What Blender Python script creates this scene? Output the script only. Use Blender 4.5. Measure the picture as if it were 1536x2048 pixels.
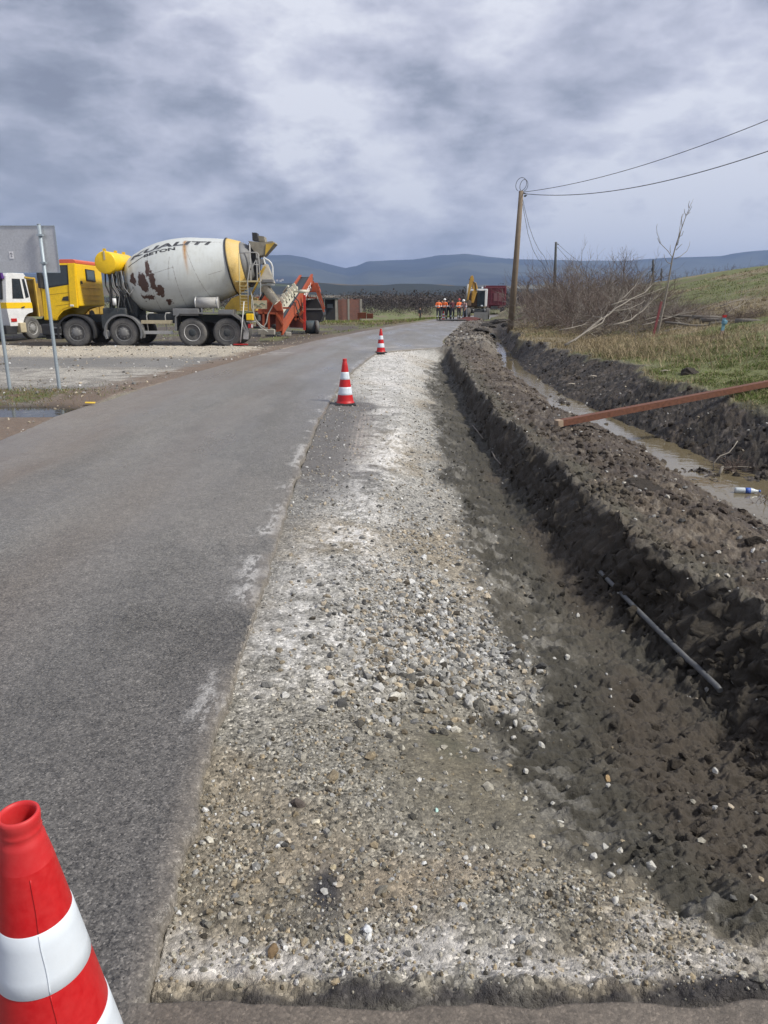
import bpy, bmesh, math, random
import numpy as np
from mathutils import Vector, Matrix
R = math.radians
rnd = random.Random(7)
scene = bpy.context.scene
COL = scene.collection
for o in list(bpy.data.objects): bpy.data.objects.remove(o)

# ------------------------------------------------------------------ camera
PITCH = R(16.6)
cam_d = bpy.data.cameras.new("camera"); cam = bpy.data.objects.new("camera", cam_d); COL.objects.link(cam)
cam.location = (0, 0, 1.6); cam.rotation_euler = (R(90) - PITCH, 0, 0)
cam_d.sensor_fit = 'VERTICAL'; cam_d.sensor_height = 36; cam_d.sensor_width = 27
cam_d.lens = 36 * 1420 / 2048; cam_d.clip_start = 0.05; cam_d.clip_end = 30000
scene.camera = cam
scene.render.resolution_x = 768; scene.render.resolution_y = 1024

def ray(px, py):
    u = (px - 768) / 1420; v = (1024 - py) / 1420
    return (u, math.cos(PITCH) + v * math.sin(PITCH), -math.sin(PITCH) + v * math.cos(PITCH))
def at(px, py, Y):                     # point of the vertical plane y = Y seen at a pixel of the photograph
    d = ray(px, py); t = Y / d[1]
    return (d[0] * t, Y, 1.6 + d[2] * t)

# ------------------------------------------------------------------ sun, world
SUN_EL, SUN_AZ = 46, 108                # azimuth: degrees to the right of the view direction
sd = bpy.data.lights.new("sun", 'SUN'); sd.energy = 4.3; sd.angle = R(8); sd.color = (1, .95, .86)
sun = bpy.data.objects.new("sun", sd); COL.objects.link(sun)
sv = Vector((math.sin(R(SUN_AZ)) * math.cos(R(SUN_EL)), math.cos(R(SUN_AZ)) * math.cos(R(SUN_EL)), math.sin(R(SUN_EL))))
sun.rotation_euler = sv.to_track_quat('Z', 'Y').to_euler()
scene.view_settings.view_transform = 'Standard'; scene.view_settings.look = 'None'
scene.view_settings.exposure = .06; scene.view_settings.gamma = 1

def NG(tree):
    nt = tree; nt.nodes.clear()
    class H: pass
    h = H(); h.nt = nt
    def node(t, **kw):
        n = nt.nodes.new(t)
        for k, v in kw.items():
            if k.startswith('i_'): n.inputs[k[2:].replace('_', ' ')].default_value = v
            else: setattr(n, k, v)
        return n
    def sock(n, k):
        return n if isinstance(n, bpy.types.NodeSocket) else n.outputs[k if k is not None else 0]
    def link(a, b, ao=None, bi=0):
        nt.links.new(sock(a, ao), b.inputs[bi]); return b
    def math_(op, a, b=None, clamp=False):
        n = nt.nodes.new('ShaderNodeMath'); n.operation = op; n.use_clamp = clamp
        for i, x in enumerate((a, b)):
            if x is None: continue
            if isinstance(x, (int, float)): n.inputs[i].default_value = x
            else: nt.links.new(sock(x, None), n.inputs[i])
        return n
    def mix(fac, a, b, mode='MIX'):
        n = nt.nodes.new('ShaderNodeMix'); n.data_type = 'RGBA'; n.blend_type = mode
        for i, x in ((0, fac), (6, a), (7, b)):
            if isinstance(x, (int, float)): n.inputs[i].default_value = x
            elif isinstance(x, tuple): n.inputs[i].default_value = (*x[:3], 1)
            else: nt.links.new(sock(x, None), n.inputs[i])
        return n.outputs[2]
    def noise(vec, scale, detail=4, rough=.55, dist=0):
        n = nt.nodes.new('ShaderNodeTexNoise'); n.inputs['Scale'].default_value = scale
        n.inputs['Detail'].default_value = detail; n.inputs['Roughness'].default_value = rough
        n.inputs['Distortion'].default_value = dist
        if vec is not None: nt.links.new(sock(vec, None), n.inputs['Vector'])
        return n
    def ramp(fac, stops):
        n = nt.nodes.new('ShaderNodeValToRGB'); e = n.color_ramp.elements
        while len(e) < len(stops): e.new(.5)
        for el, (p_, c) in zip(e, stops):
            el.position = p_; el.color = (*c, 1) if isinstance(c, tuple) else (c, c, c, 1)
        nt.links.new(sock(fac, None), n.inputs[0]); return n
    h.node, h.link, h.math, h.mix, h.noise, h.ramp = node, link, math_, mix, noise, ramp
    return h

world = bpy.data.worlds.new("World"); scene.world = world; world.use_nodes = True
def build_world():
    h = NG(world.node_tree); N = h.node
    out = N('ShaderNodeOutputWorld')
    sky = N('ShaderNodeTexSky', sky_type='NISHITA', sun_disc=False)
    sky.sun_elevation = R(SUN_EL); sky.sun_rotation = R(SUN_AZ); sky.air_density = 1.2; sky.dust_density = 2
    bg1 = N('ShaderNodeBackground', i_Strength=.08); h.link(sky, bg1)
    tc = N('ShaderNodeTexCoord'); sep = N('ShaderNodeSeparateXYZ'); h.link(tc, sep, 'Generated')
    zc = h.math('MAXIMUM', sep.outputs[2], 0.0); den = h.math('ADD', zc, .30)
    dx = h.math('DIVIDE', sep.outputs[0], den); dy = h.math('DIVIDE', sep.outputs[1], den)
    cmb = N('ShaderNodeCombineXYZ'); h.link(dx, cmb, None, 0); h.link(dy, cmb, None, 1)
    n1 = h.noise(cmb, 1.9, 9, .54, .15); n2 = h.noise(cmb, 6.0, 9, .6, .1)
    fm = N('ShaderNodeMapping'); fm.inputs['Scale'].default_value = (1, 1, 2.3); h.link(tc, fm, 'Generated'); b1 = h.noise(fm, 4.6, 9, .55, .1); bl = h.math('SUBTRACT', b1.outputs[0], .5); bl = h.math('ABSOLUTE', bl); bl = h.math('MULTIPLY', bl, -1.9); bl = h.math('ADD', bl, .125)
    # warp the direction a little, then place the large lobes of the cloud deck
    wn = h.noise(fm, 5.5, 6, .6)
    wv = N('ShaderNodeVectorMath', operation='SCALE'); wv.inputs['Scale'].default_value = .28
    ws = N('ShaderNodeVectorMath', operation='SUBTRACT'); h.link(wn, ws, 'Color', 0); ws.inputs[1].default_value = (.5, .5, .5)
    h.link(ws, wv, None, 0)
    wa = N('ShaderNodeVectorMath', operation='ADD'); h.link(tc, wa, 'Generated', 0); h.link(wv, wa, None, 1)
    blobs = [(740, 270, 100, .30), (770, 330, 110, .22), (350, 365, 90, .30), (250, 380, 60, .18), (90, 205, 90, .26), (640, 70, 170, .20), (1010, 110, 80, .12), (560, 20, 120, .16), (230, 20, 120, .16),
             (1460, 270, 230, .20), (850, 300, 80, .22), (1230, 450, 150, .30), (1390, 485, 120, .26), (590, 245, 50, .26), (430, 50, 130, .14), (1240, 70, 110, .18), (1010, 240, 110, .16), (700, 515, 60, .32), (700, 480, 70, .16), (1120, 465, 70, .24), (900, 495, 80, .12), (350, 455, 60, .10), (450, 380, 60, .2), (900, 30, 120, .12),
             (870, 140, 120, -.34), (780, 190, 80, -.16), (600, 400, 120, -.26), (320, 190, 160, -.26), (460, 150, 80, -.16), (50, 330, 120, -.20), (200, 300, 90, -.14), (1150, 180, 80, -.20), (820, 405, 80, -.16), (690, 430, 80, -.14),
             (990, 430, 100, -.22), (560, 470, 160, -.14), (150, 465, 200, -.18), (60, 110, 110, -.22), (180, 110, 70, -.1), (1420, 150, 120, -.10), (1350, 370, 80, -.12), (1500, 50, 120, -.14), (1330, 20, 60, -.1), (880, 460, 60, -.12)]
    acc = None
    for (bx, by, s, w) in blobs:
        d = Vector(ray(bx, by)).normalized()
        dn = N('ShaderNodeVectorMath', operation='DISTANCE'); h.link(wa, dn, None, 0); dn.inputs[1].default_value = d
        q = h.math('MULTIPLY', dn.outputs['Value'], 1420 / s * 1.0)
        e = h.math('MULTIPLY', q, q); e = h.math('MULTIPLY', e, -.7); e = h.math('EXPONENT', e)
        e = h.math('MULTIPLY', e, w)
        acc = e if acc is None else h.math('ADD', acc, e)
    v = h.math('MULTIPLY', n1.outputs[0], .55); v2 = h.math('MULTIPLY', n2.outputs[0], .42)
    v = h.math('ADD', v, v2); v = h.math('ADD', v, h.math('MULTIPLY', acc, .80)); v = h.math('ADD', v, bl); v = h.math('ADD', v, .05)
    cr = h.ramp(v, [(.16, (.24, .265, .34)), (.34, (.335, .365, .455)), (.48, (.46, .485, .59)), (.64, (.60, .62, .73)), (.84, (.80, .82, .90))])
    # clouds thin to a bluish grey towards the horizon
    hz = h.ramp(sep.outputs[2], [(0, 1.0), (.14, .35), (.3, 0.0)])
    hm = h.math('MULTIPLY', hz.outputs[0], .5)
    col = h.mix(hm, cr.outputs[0], (.47, .505, .585))
    bg2 = N('ShaderNodeBackground', i_Strength=1.0); h.link(col, bg2)
    mx = N('ShaderNodeMixShader'); mx.inputs[0].default_value = .95
    h.link(bg1, mx, None, 1); h.link(bg2, mx, None, 2); h.link(mx, out)
build_world()

# ------------------------------------------------------------------ helpers: noise in numpy
def _h(ix, iy, seed):
    n = (ix.astype(np.int64) * 374761393 + iy.astype(np.int64) * 668265263 + seed * 1442695041) & 0xFFFFFFFF
    n = ((n ^ (n >> 13)) * 1274126177) & 0xFFFFFFFF
    n = (n ^ (n >> 16)) & 0xFFFFFFFF
    return n / 4294967295.0
def vnoise(x, y, seed=0):
    xi = np.floor(x); yi = np.floor(y); fx = x - xi; fy = y - yi
    fx = fx * fx * fx * (fx * (fx * 6 - 15) + 10); fy = fy * fy * fy * (fy * (fy * 6 - 15) + 10)
    a = _h(xi, yi, seed); b = _h(xi + 1, yi, seed); c = _h(xi, yi + 1, seed); d = _h(xi + 1, yi + 1, seed)
    return (a * (1 - fx) + b * fx) * (1 - fy) + (c * (1 - fx) + d * fx) * fy
def fbm(x, y, oct=4, seed=0, rough=.5):
    s = 0; a = 1; t = 0
    for i in range(oct):
        s = s + a * (vnoise(x + i * 17.3, y - i * 9.1, seed + i) * 2 - 1); t += a; a *= rough
        x, y = (x * .8 - y * .6) * 2.03, (x * .6 + y * .8) * 2.03
    return s / t
def worley(x, y, seed=0):
    xi = np.floor(x); yi = np.floor(y); best = np.full(x.shape, 9.0); rr = np.zeros(x.shape)
    for dx in (-1, 0, 1):
        for dy in (-1, 0, 1):
            cx = xi + dx; cy = yi + dy
            px = cx + _h(cx, cy, seed); py = cy + _h(cx, cy, seed + 5)
            d = (px - x) ** 2 + (py - y) ** 2
            m = d < best; best = np.where(m, d, best); rr = np.where(m, _h(cx, cy, seed + 9), rr)
    return np.sqrt(best), rr
def ss(a, b, x):
    t = np.clip((x - a) / (b - a), 0, 1); return t * t * (3 - 2 * t)

# ------------------------------------------------------------------ the lie of the land
def I(Y, pts): return np.interp(Y, [p[0] for p in pts], [p[1] for p in pts])
RIGHT = [(-5, -.5), (1.3, -.57), (2, -.65), (3.5, -.72), (5, -.78), (7, -.85), (10.3, -.93), (13.5, -.88), (16.7, -.79), (20, -.55), (23.7, -.2), (26.3, 2.1),
         (32, 2.7), (41.2, 3.95), (55.3, 5.9), (66, 9.6), (80, 15.5), (100, 26), (130, 45), (200, 95)]
LEFT = [(-5, -4.2), (8, -4.43), (10, -4.62), (12.6, -4.57), (16.7, -4.26), (23.2, -3.65), (30.7, -2.69), (40, -.9), (49.7, 1.2), (65.8, 4.9), (80, 9.4), (100, 18.5), (130, 36), (200, 84)]
BRK = [(1, -.3), (3, -.3), (4.5, -.2), (6, -.05), (8, .08), (10, .18), (13, .3), (16, .45), (20, .55), (25, .7)]
TC = [(1, 1.35), (2.5, 1.42), (3.2, 1.45), (4.4, 1.38), (6.6, 1.3), (10.2, 1.4), (15.6, 1.55), (25, 2.0), (40, 3.6)]
TD = [(1, 1.75), (3.2, 1.74), (4.1, 1.64), (5, 1.6), (7.6, 1.58), (9.5, 1.56), (12.5, 1.64), (22.7, 2.12), (26, 2.3), (40, 4)]
TE = [(1, 2.2), (3.2, 2.2), (3.6, 2.12), (4.4, 1.95), (5.3, 1.83), (6, 1.9), (7.4, 1.92), (9, 1.80), (11, 1.78), (15, 1.92), (23, 2.25), (26, 2.5), (40, 4.4)]
FL = [(1, 3.75), (6, 3.6), (8, 3.66), (9.7, 3.68), (12, 3.6), (13.2, 3.38), (16, 3.53), (22, 3.75), (30, 4.6), (39, 5.8), (60, 8)]
GR = [(1, 4.8), (8, 4.55), (8.8, 4.3), (10, 4.22), (12.6, 4.08), (16, 3.9), (22, 4.25), (24, 4.5), (35, 5.65), (39, 6.2), (60, 8.6)]
HB = [(1, 5.9), (7, 5.6), (9, 5.15), (12, 5.0), (14, 5.3), (17, 5.45), (20, 5.2), (26, 5.3), (33, 6.0), (40, 7.0), (60, 9.6)]

def seg(x, knots, zs):
    z = np.full(x.shape, 0.0) + zs[0]
    for i in range(len(knots) - 1):
        a, b = knots[i], knots[i + 1]
        t = np.clip((x - a) / np.maximum(b - a, 1e-4), 0, 1)
        z = np.where(x > a, zs[i] + (zs[i + 1] - zs[i]) * t, z)
    return z

def hill(X, Y):
    return (3.9 * ss(5, 31, X) + .02 * np.clip(X - 31, 0, 60)) * (1 - .93 * ss(48, 125, Y)) * ss(0, 12, Y) * (1 - ss(120, 220, Y))

MASK = {}
def fields(X, Y):
    """returns z and colour (rgb + speckle) of the ground"""
    wob = fbm(X * 0 + Y * .9, Y * .35, 3, 3) * .10
    wob2 = fbm(X * 1.1, Y * 1.1, 3, 31) * .19
    near = ss(1.22, 1.34, Y)                      # the cut starts here
    dfc = ss(1.25, 3.0, Y) * (1 - ss(24.2, 25.6, Y - X * .6 + .9))
    A = I(Y, RIGHT); Lf = I(Y, LEFT)
    B = I(Y, BRK) + wob; C = I(Y, TC) + wob2 * .7; D = I(Y, TD) + wob2 * .6; Et = I(Y, TE) - .06 + wob2 * .6
    F = I(Y, FL) + wob * .7 + wob2 * .7; G = I(Y, GR) + wob * .7 - wob2 * .6; H = I(Y, HB) + fbm(X * .0 + 3, Y * .5, 3, 12) * .5
    M = (Et + F) / 2
    beyond = ss(24.8, 27.0, Y)
    endd = ss(40.5, 42, Y)                        # the ditch ends at the pipe
    cut = -.048 + .018 * fbm(X * .3, Y * 2.2, 3, 71)
    zB = cut - .03 * dfc
    zC = cut - .40 * dfc; zD = cut - .36 * dfc
    zE = -.05 - .0 * beyond; zM = -.10 + .0 * Y
    zF = -.43 * (1 - endd); zW = (-.47 + .17 * fbm(X * 1.6, Y * 1.1, 4, 72)) * (1 - endd)
    mid = (F + G) / 2
    z = seg(X, [A, B, C, D, Et, M, F, mid, G, H, H + .6, H + 8],
            [cut + 0 * Y, zB, zC, zD, zE, zM, zF, zW, zF, .19 + .0 * Y, .26 + 0 * Y, .34 + 0 * Y])
    # beyond the cut: rubble verge right of the road
    zb = seg(X, [A, A + .6, A + 1.6, F, mid, G, H, H + .6, H + 8], [-.07 + 0 * Y, .0 * Y, .04 + 0 * Y, zF, zW, zF, .19 + 0 * Y, .26 + 0 * Y, .34 + 0 * Y])
    z = z * (1 - beyond) + zb * beyond
    z = z + hill(X, Y) * ss(0, 1.5, X - H)
    z = z * near + (-.06) * (1 - near) * (X < H) + z * (1 - near) * (X >= H)
    # left of the road
    lot = ss(-.1, .10, Lf - X)
    zl = -.075 + (.075 + fbm(X * .35, Y * .35, 4, 50) * .05) * lot
    ridge = ss(21.5, 22.8, Y + X * .02) * (1 - ss(25.0, 26.4, Y)) * ss(.5, 1.6, Lf - X)
    zl = zl + ridge * (.10 + fbm(X * 2, Y * 2, 4, 51) * .05)
    pud = np.exp(-(((X + 5.75) / 1.35) ** 2 + ((Y - 10.75) / .55) ** 2) ** 1.5)
    zl = zl - .10 * pud * lot + .05 * lot * np.exp(-(((X + 5.9) / 1.6) ** 2 + ((Y - 12.4) / .6) ** 2))
    zl = zl - .11 * ss(26.0, 27.2, Y) * ss(.4, 2.5, Lf - X) - 1.05 * ss(55, 100, Y) * ss(1, 7, Lf - X)
    z = np.where(X < (A + Lf) / 2, zl, z)
    onroad = (X > Lf) & (X < A)
    z = np.where(onroad, -.075, z)
    # ---- kinds of ground
    right = (X >= A)
    cutm = right * near * (1 - beyond)
    bnd = I(Y, [(1.3, 1.2), (1.5, .95), (1.62, .70), (1.82, .52), (2.3, .44), (2.8, .50), (3.3, .66), (3.85, .78), (5.4, .74), (7.9, .66), (13.8, .86), (20, 1.3), (25, 1.9)])
    bn = fbm(X * 3, Y * 1.6, 5, 21) * .30 + fbm(X * 13, Y * 9, 4, 22, .6) * .16
    gr = cutm * (1 - ss(-.10, .16, X - bnd + bn))                      # crushed stone of the shoulder
    wallm = cutm * ss(-.15, .05, X - D) * (1 - ss(-.05, .12, X - Et))
    floor = cutm * (1 - gr) * (1 - ss(-.05, .1, X - D))
    mound = right * np.maximum(near, 0) * ss(-.05, .12, X - Et) * (1 - ss(-.1, .1, X - F)) * (1 - .0 * beyond)
    rubble = right * beyond * (1 - ss(-.1, .2, X - F))
    bank = ss(-.05, .1, X - F) * (1 - ss(-.15, .25, X - H + fbm(X * 2, Y * 2, 3, 77) * .3)) * (Y < 60)
    field = ss(-.15, .25, X - H + fbm(X * 2, Y * 2, 3, 77) * .3) * (X > 0)
    # ---- relief
    c1, r1 = worley(X * 9, Y * 9, 1); c2, r2 = worley(X * 22 + .3, Y * 22, 2); c3, r3 = worley(X * 4 + 7, Y * 4, 4)
    f1 = fbm(X * 1.7, Y * 1.7, 5, 60); f2 = fbm(X * 14, Y * 14, 4, 61, .6)
    rough_mud = (.75 - c1) * .055 * (.3 + r1) + (.7 - c2) * .022 * r2 + f1 * .05 + f2 * .022
    strk = fbm(X * 5 + Y * 3, Y * 22 - X * 9, 4, 66, .6)               # bucket scrape marks
    fl_mud = strk * .032 + f1 * .03 + f2 * .014 + (.7 - c2) * .012 * r2 + (.7 - c1) * .02 * (r1 > .6)
    fine_ = (.5 - np.abs(fbm(X * 19, Y * 19, 4, 67, .6)) * 2) * .026 + (.5 - np.abs(fbm(X * 7, Y * 7, 3, 68, .6)) * 2) * .035
    z = z + (wallm + .8 * mound + bank * .7 + rubble) * fine_
    z = z + wallm * rough_mud * 1.5 + mound * rough_mud * .6 + rubble * rough_mud * 1.3 + bank * rough_mud * .8 * ss(.0, .5, np.abs(X - mid) - .05)
    z = z + floor * (fl_mud * 1.5 + fine_ * .45) + field * (f1 * .07 + f2 * .02) + gr * (f1 * .016 + f2 * .006 + (.7 - c2) * .008 * r2)
    z = z + (mound * .5 + wallm) * (.6 - c3) * .08 * (r3 > .45)
    lm = (X < Lf) * lot
    z = z + lm * (f2 * .006 + f1 * .01) + lm * ss(27, 30, Y) * f1 * .03
    # rim of broken asphalt crumbs along the near edge
    rim = cutm * np.exp(-((Y - 1.36) / .05) ** 2); z = z + rim * .03 * (.5 + f2)
    MASK.update(gr=gr, floor=floor, wall=wallm, mound=mound, rubble=rubble, bank=bank, field=field, cut=cutm, lot=(X < Lf) * lot, bnd=bnd, A=A, mid=mid)
    # ---- colour
    def c(r, g, b): return np.array([r, g, b])
    rgb = np.zeros(X.shape + (3,)); sp = np.zeros(X.shape)
    def put(m, colr, s):
        nonlocal rgb, sp
        m = np.clip(m, 0, 1)[..., None]
        rgb = rgb * (1 - m) + np.asarray(colr) * m; sp = sp * (1 - m[..., 0]) + s * m[..., 0]
    n_a = fbm(X * .8, Y * .8, 5, 80); n_b = fbm(X * 3.1, Y * 3.1, 5, 81, .6); n_c = fbm(X * 11, Y * 11, 4, 82, .6); n_d = fbm(X * .06, Y * .06, 4, 83)
    base = c(.115, .12, .055)[None, None] if X.ndim == 2 else c(.115, .12, .055)
    rgb = rgb + base; sp = sp + .3
    # far plain: fields of different tones
    far = ss(60, 120, Y)
    put(far * ss(-.05, .05, n_d), c(.10, .085, .06), .2); put(far * ss(.15, .25, n_d), c(.10, .12, .05), .2)
    # left lot
    put(lm, c(.24, .225, .20), 1)
    put(lm * ss(-.2, .3, n_a + .25 * n_b) * (1 - ss(20, 22, Y)), c(.17, .165, .155), .8)
    put(lm * ss(13.4, 14.5, Y) * (1 - ss(17.0, 18.5, Y)) * ss(-.3, .2, n_b), c(.36, .34, .30), 1)
    put(lm * ss(17.5, 18.5, Y) * (1 - ss(20.5, 21.6, Y)), c(.185, .18, .17), .6)
    put(lm * ss(21.0, 22.2, Y + n_b) * (1 - ss(25.5, 26.6, Y + n_b)), c(.40, .36, .29), 1.2)
    put(lm * ss(26.2, 27.0, Y + n_b * .5), c(.085, .07, .055), .6)
    put(lm * ss(30, 34, Y) * ss(.0, .3, n_a + n_b * .3) * .8, c(.12, .125, .05), .2)
    put(lm * ss(52, 60, Y), c(.13, .15, .045), .2)
    put(lm * ss(52, 60, Y) * ss(0, .3, n_a), c(.16, .13, .08), .2)
    verge = lm * np.exp(-((Y - 12.2 + n_b) / .9) ** 4) * ss(-7.9 - 1, -7, X) * (1 - ss(-5.0, -4.6, X + n_b * .4))
    put(verge * ss(-.35, .1, n_b), c(.12, .085, .055), .9)
    put(verge * ss(.0, .2, n_c + n_b * .5), c(.10, .115, .04), .3)
    put(lm * (1 - ss(8.8, 9.6, Y + n_b * .4)), c(.15, .135, .115), .6)
    put(lm * ss(.0, .1, Lf - X) * (1 - ss(.5, 1.3, Lf - X + n_b * .5)) * (1 - ss(26, 28, Y) * .5), c(.165, .125, .095), .5)
    put(lm * np.clip(pud * 2.0, 0, 1), c(.05, .04, .03), .1)
    # shoulder
    stone = c(.30, .29, .262)
    put(cutm, stone, 1.25); put(cutm * ss(8, 14, Y), c(.37, .36, .33), .9); put(cutm * (1 - ss(2.4, 3.6, Y + n_b * .6)), c(.235, .222, .188), 1.35); put(cutm * (1 - ss(1.7, 2.4, Y + n_b * .3)) * ss(-.2, .2, n_a), c(.18, .16, .122), 1.3)
    put(cutm * gr * ss(-.1, .35, n_a + .4 * n_b), c(.235, .205, .155), 1)
    darkstrip = gr * (1 - ss(.0, .45, X - A - .55 + n_b * .35)) * ss(5.5, 7, Y + n_b) * (1 - ss(12.2, 13.5, Y))
    put(darkstrip * .9, c(.125, .12, .118), .5)
    darkb = gr * (1 - ss(.0, .35, X - A - .1 + n_b * .25)) * ss(2.6, 3.4, Y) * (1 - ss(5.5, 7, Y))
    put(darkb * .7, c(.17, .165, .155), .9)
    # tyre print
    tp = darkstrip * np.exp(-((X + .28) / .13) ** 2) * ss(7.4, 7.8, Y) * (1 - ss(10.6, 11.4, Y))
    put(tp * (.25 + .6 * (np.sin(X * 105) > 0) * ss(-.4, .1, n_c)), c(.33, .29, .255), .3)
    # tan, sandier stretch
    tan = gr * np.exp(-(((X - .38) / .42) ** 2 + ((Y - 2.4) / .55) ** 2) ** 1.6)
    put(tan * ss(-.55, .0, n_b + n_c * .3), c(.155, .138, .10), .5); put(tan * ss(-.05, .25, n_a + n_b * .4) * .85, c(.105, .102, .072), .3)
    tan2 = gr * np.exp(-(((X - .62) / .22) ** 2 + ((Y - 5.2) / 1.3) ** 2) ** 1.4)
    put(tan2 * ss(-.3, .2, n_b), c(.27, .24, .19), .7)
    tan3 = gr * np.exp(-(((X - .1) / .35) ** 2 + ((Y - 1.72) / .16) ** 2) ** 1.2)
    put(tan3 * ss(-.3, .2, n_b), c(.27, .225, .165), .8)
    # lime dust: light bands on the compacted stone
    grit = ss(-.35, .15, fbm(X * 34, Y * 26, 3, 199, .65))
    dust = gr * (.35 + .65 * grit) * np.exp(-((X - I(Y, [(2, -.45), (4, -.35), (6, -.15), (9, .12), (12, .05), (16, .05), (24, .25)])) / I(Y, [(2, .28), (6, .27), (12, .34), (15, .7), (24, 1.1)])) ** 2) * ss(2.4, 3.2, Y)
    put(dust * ss(-.32, .28, n_b + .5 * n_c + .25 * n_a + .18 * ss(11, 16, Y)) * .95, c(.62, .605, .575), .5)
    dust2 = gr * ss(1.36, 1.40, Y) * (1 - ss(1.5, 1.64, Y + n_b * .2 - .08 * X)) * ss(-.35, .3, n_b + n_c * .5)
    put(dust2 * .75, c(.49, .47, .44), .7)
    dark_rim = cutm * (1 - ss(1.335, 1.385, Y + n_c * .035 + n_b * .05 - .045 * ss(.2, 1.2, X)))
    put(dark_rim * .96, c(.04, .037, .038), .7)
    spot = gr * np.exp(-(((X + .17) / .055) ** 2 + ((Y - 1.68) / .12) ** 2)); put(spot * 1.2, c(.05, .048, .05), .5)
    # dark earth
    put(floor, c(.053, .049, .039), .25)
    put(floor * ss(.0, .35, n_b), c(.082, .075, .060), .25)
    put(floor * ss(.35, .65, X - bnd) * ss(-.25, .2, n_a + n_b * .4) * (Y < 9), c(.058, .048, .037), .2)
    put(floor * ss(.1, .4, n_c + n_b * .3) * (1 - ss(.0, .5, X - bnd)) * .6, c(.27, .26, .235), .5)
    put(wallm, c(.042, .035, .026), .15); put(wallm * ss(.05, .3, n_b), c(.055, .045, .034), .15)
    put(mound, c(.070, .055, .042), .3); put(mound * ss(.0, .3, n_a + .4 * n_b), c(.100, .080, .060), .35)
    put(mound * ss(.2, .4, n_c + .3 * n_b) * .4, c(.25, .22, .18), .5)
    put(mound * ss(-.05, -.35, n_b), c(.075, .06, .05), .1)
    put(mound * (1 - ss(.0, .45, X - Et + n_b * .3)) , c(.088, .080, .060), .2)
    put(rubble, c(.105, .09, .075), .5); put(rubble * ss(.0, .3, n_b), c(.16, .14, .115), .8)
    put(rubble * np.exp(-((Y - 30.0 - X * .3) / 1.6) ** 2) * .7, c(.27, .25, .215), .6)
    put(bank, c(.030, .025, .020), .25); put(bank * ss(.05, .3, n_b), c(.066, .053, .041), .35); put(bank * ss(-.05, .25, n_a + n_c * .3) * .5, c(.052, .042, .033), .3)
    put(bank * ss(.25, .4, n_c) * .45, c(.16, .14, .125), .5)
    # meadow
    put(field, c(.20, .165, .10), .2)
    green = ss(-.15, .25, fbm(X * .22, Y * .3, 4, 90) + n_b * .25 + .85 * ss(22, 15, Y) - .35 * np.exp(-((Y - 26) / 5) ** 2) + .3 * ss(31, 38, Y))
    put(field * green * .85, c(.105, .125, .035), .15)
    put(field * ss(.12, .4, fbm(X * .11, Y * .3, 4, 91) + n_b * .1) * ss(30, 40, Y) * .7, c(.13, .10, .065), .2)
    rgb = rgb * (1 + .10 * n_c[..., None] + .12 * n_a[..., None])
    return z, rgb, sp
def gz(X, Y):
    X = np.atleast_1d(np.asarray(X, float)); Y = np.atleast_1d(np.asarray(Y, float))
    return fields(X, Y)[0]

# ------------------------------------------------------------------ mesh and material helpers
def tag(o, label=None, cat=None, group=None, kind=None):
    if label: o['label'] = label
    if cat: o['category'] = cat
    if group: o['group'] = group
    if kind: o['kind'] = kind
    return o
def np_mesh(name, V, F, mat=None, cols=None, smooth=False, parent=None):
    """V (n,3), F (m,3|4)"""
    me = bpy.data.meshes.new(name); k = F.shape[1]
    me.vertices.add(len(V)); me.vertices.foreach_set('co', np.ascontiguousarray(V, dtype=np.float32).ravel())
    me.loops.add(F.size); me.loops.foreach_set('vertex_index', np.ascontiguousarray(F, dtype=np.int32).ravel())
    me.polygons.add(len(F)); me.polygons.foreach_set('loop_start', np.arange(0, F.size, k, dtype=np.int32))
    try: me.polygons.foreach_set('loop_total', np.full(len(F), k, dtype=np.int32))
    except Exception: pass
    me.polygons.foreach_set('use_smooth', np.full(len(F), smooth))
    me.update(calc_edges=True)
    if cols is not None:
        a = me.color_attributes.new('Col', 'FLOAT_COLOR', 'POINT'); a.data.foreach_set('color', np.ascontiguousarray(cols, dtype=np.float32).ravel())
    if mat: me.materials.append(mat)
    o = bpy.data.objects.new(name, me); COL.objects.link(o)
    if parent: o.parent = parent
    return o
def grid_faces(nr, nc):
    i = np.arange(nr - 1)[:, None] * nc + np.arange(nc - 1)[None]
    return np.stack([i, i + 1, i + nc + 1, i + nc], -1).reshape(-1, 4)

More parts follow.
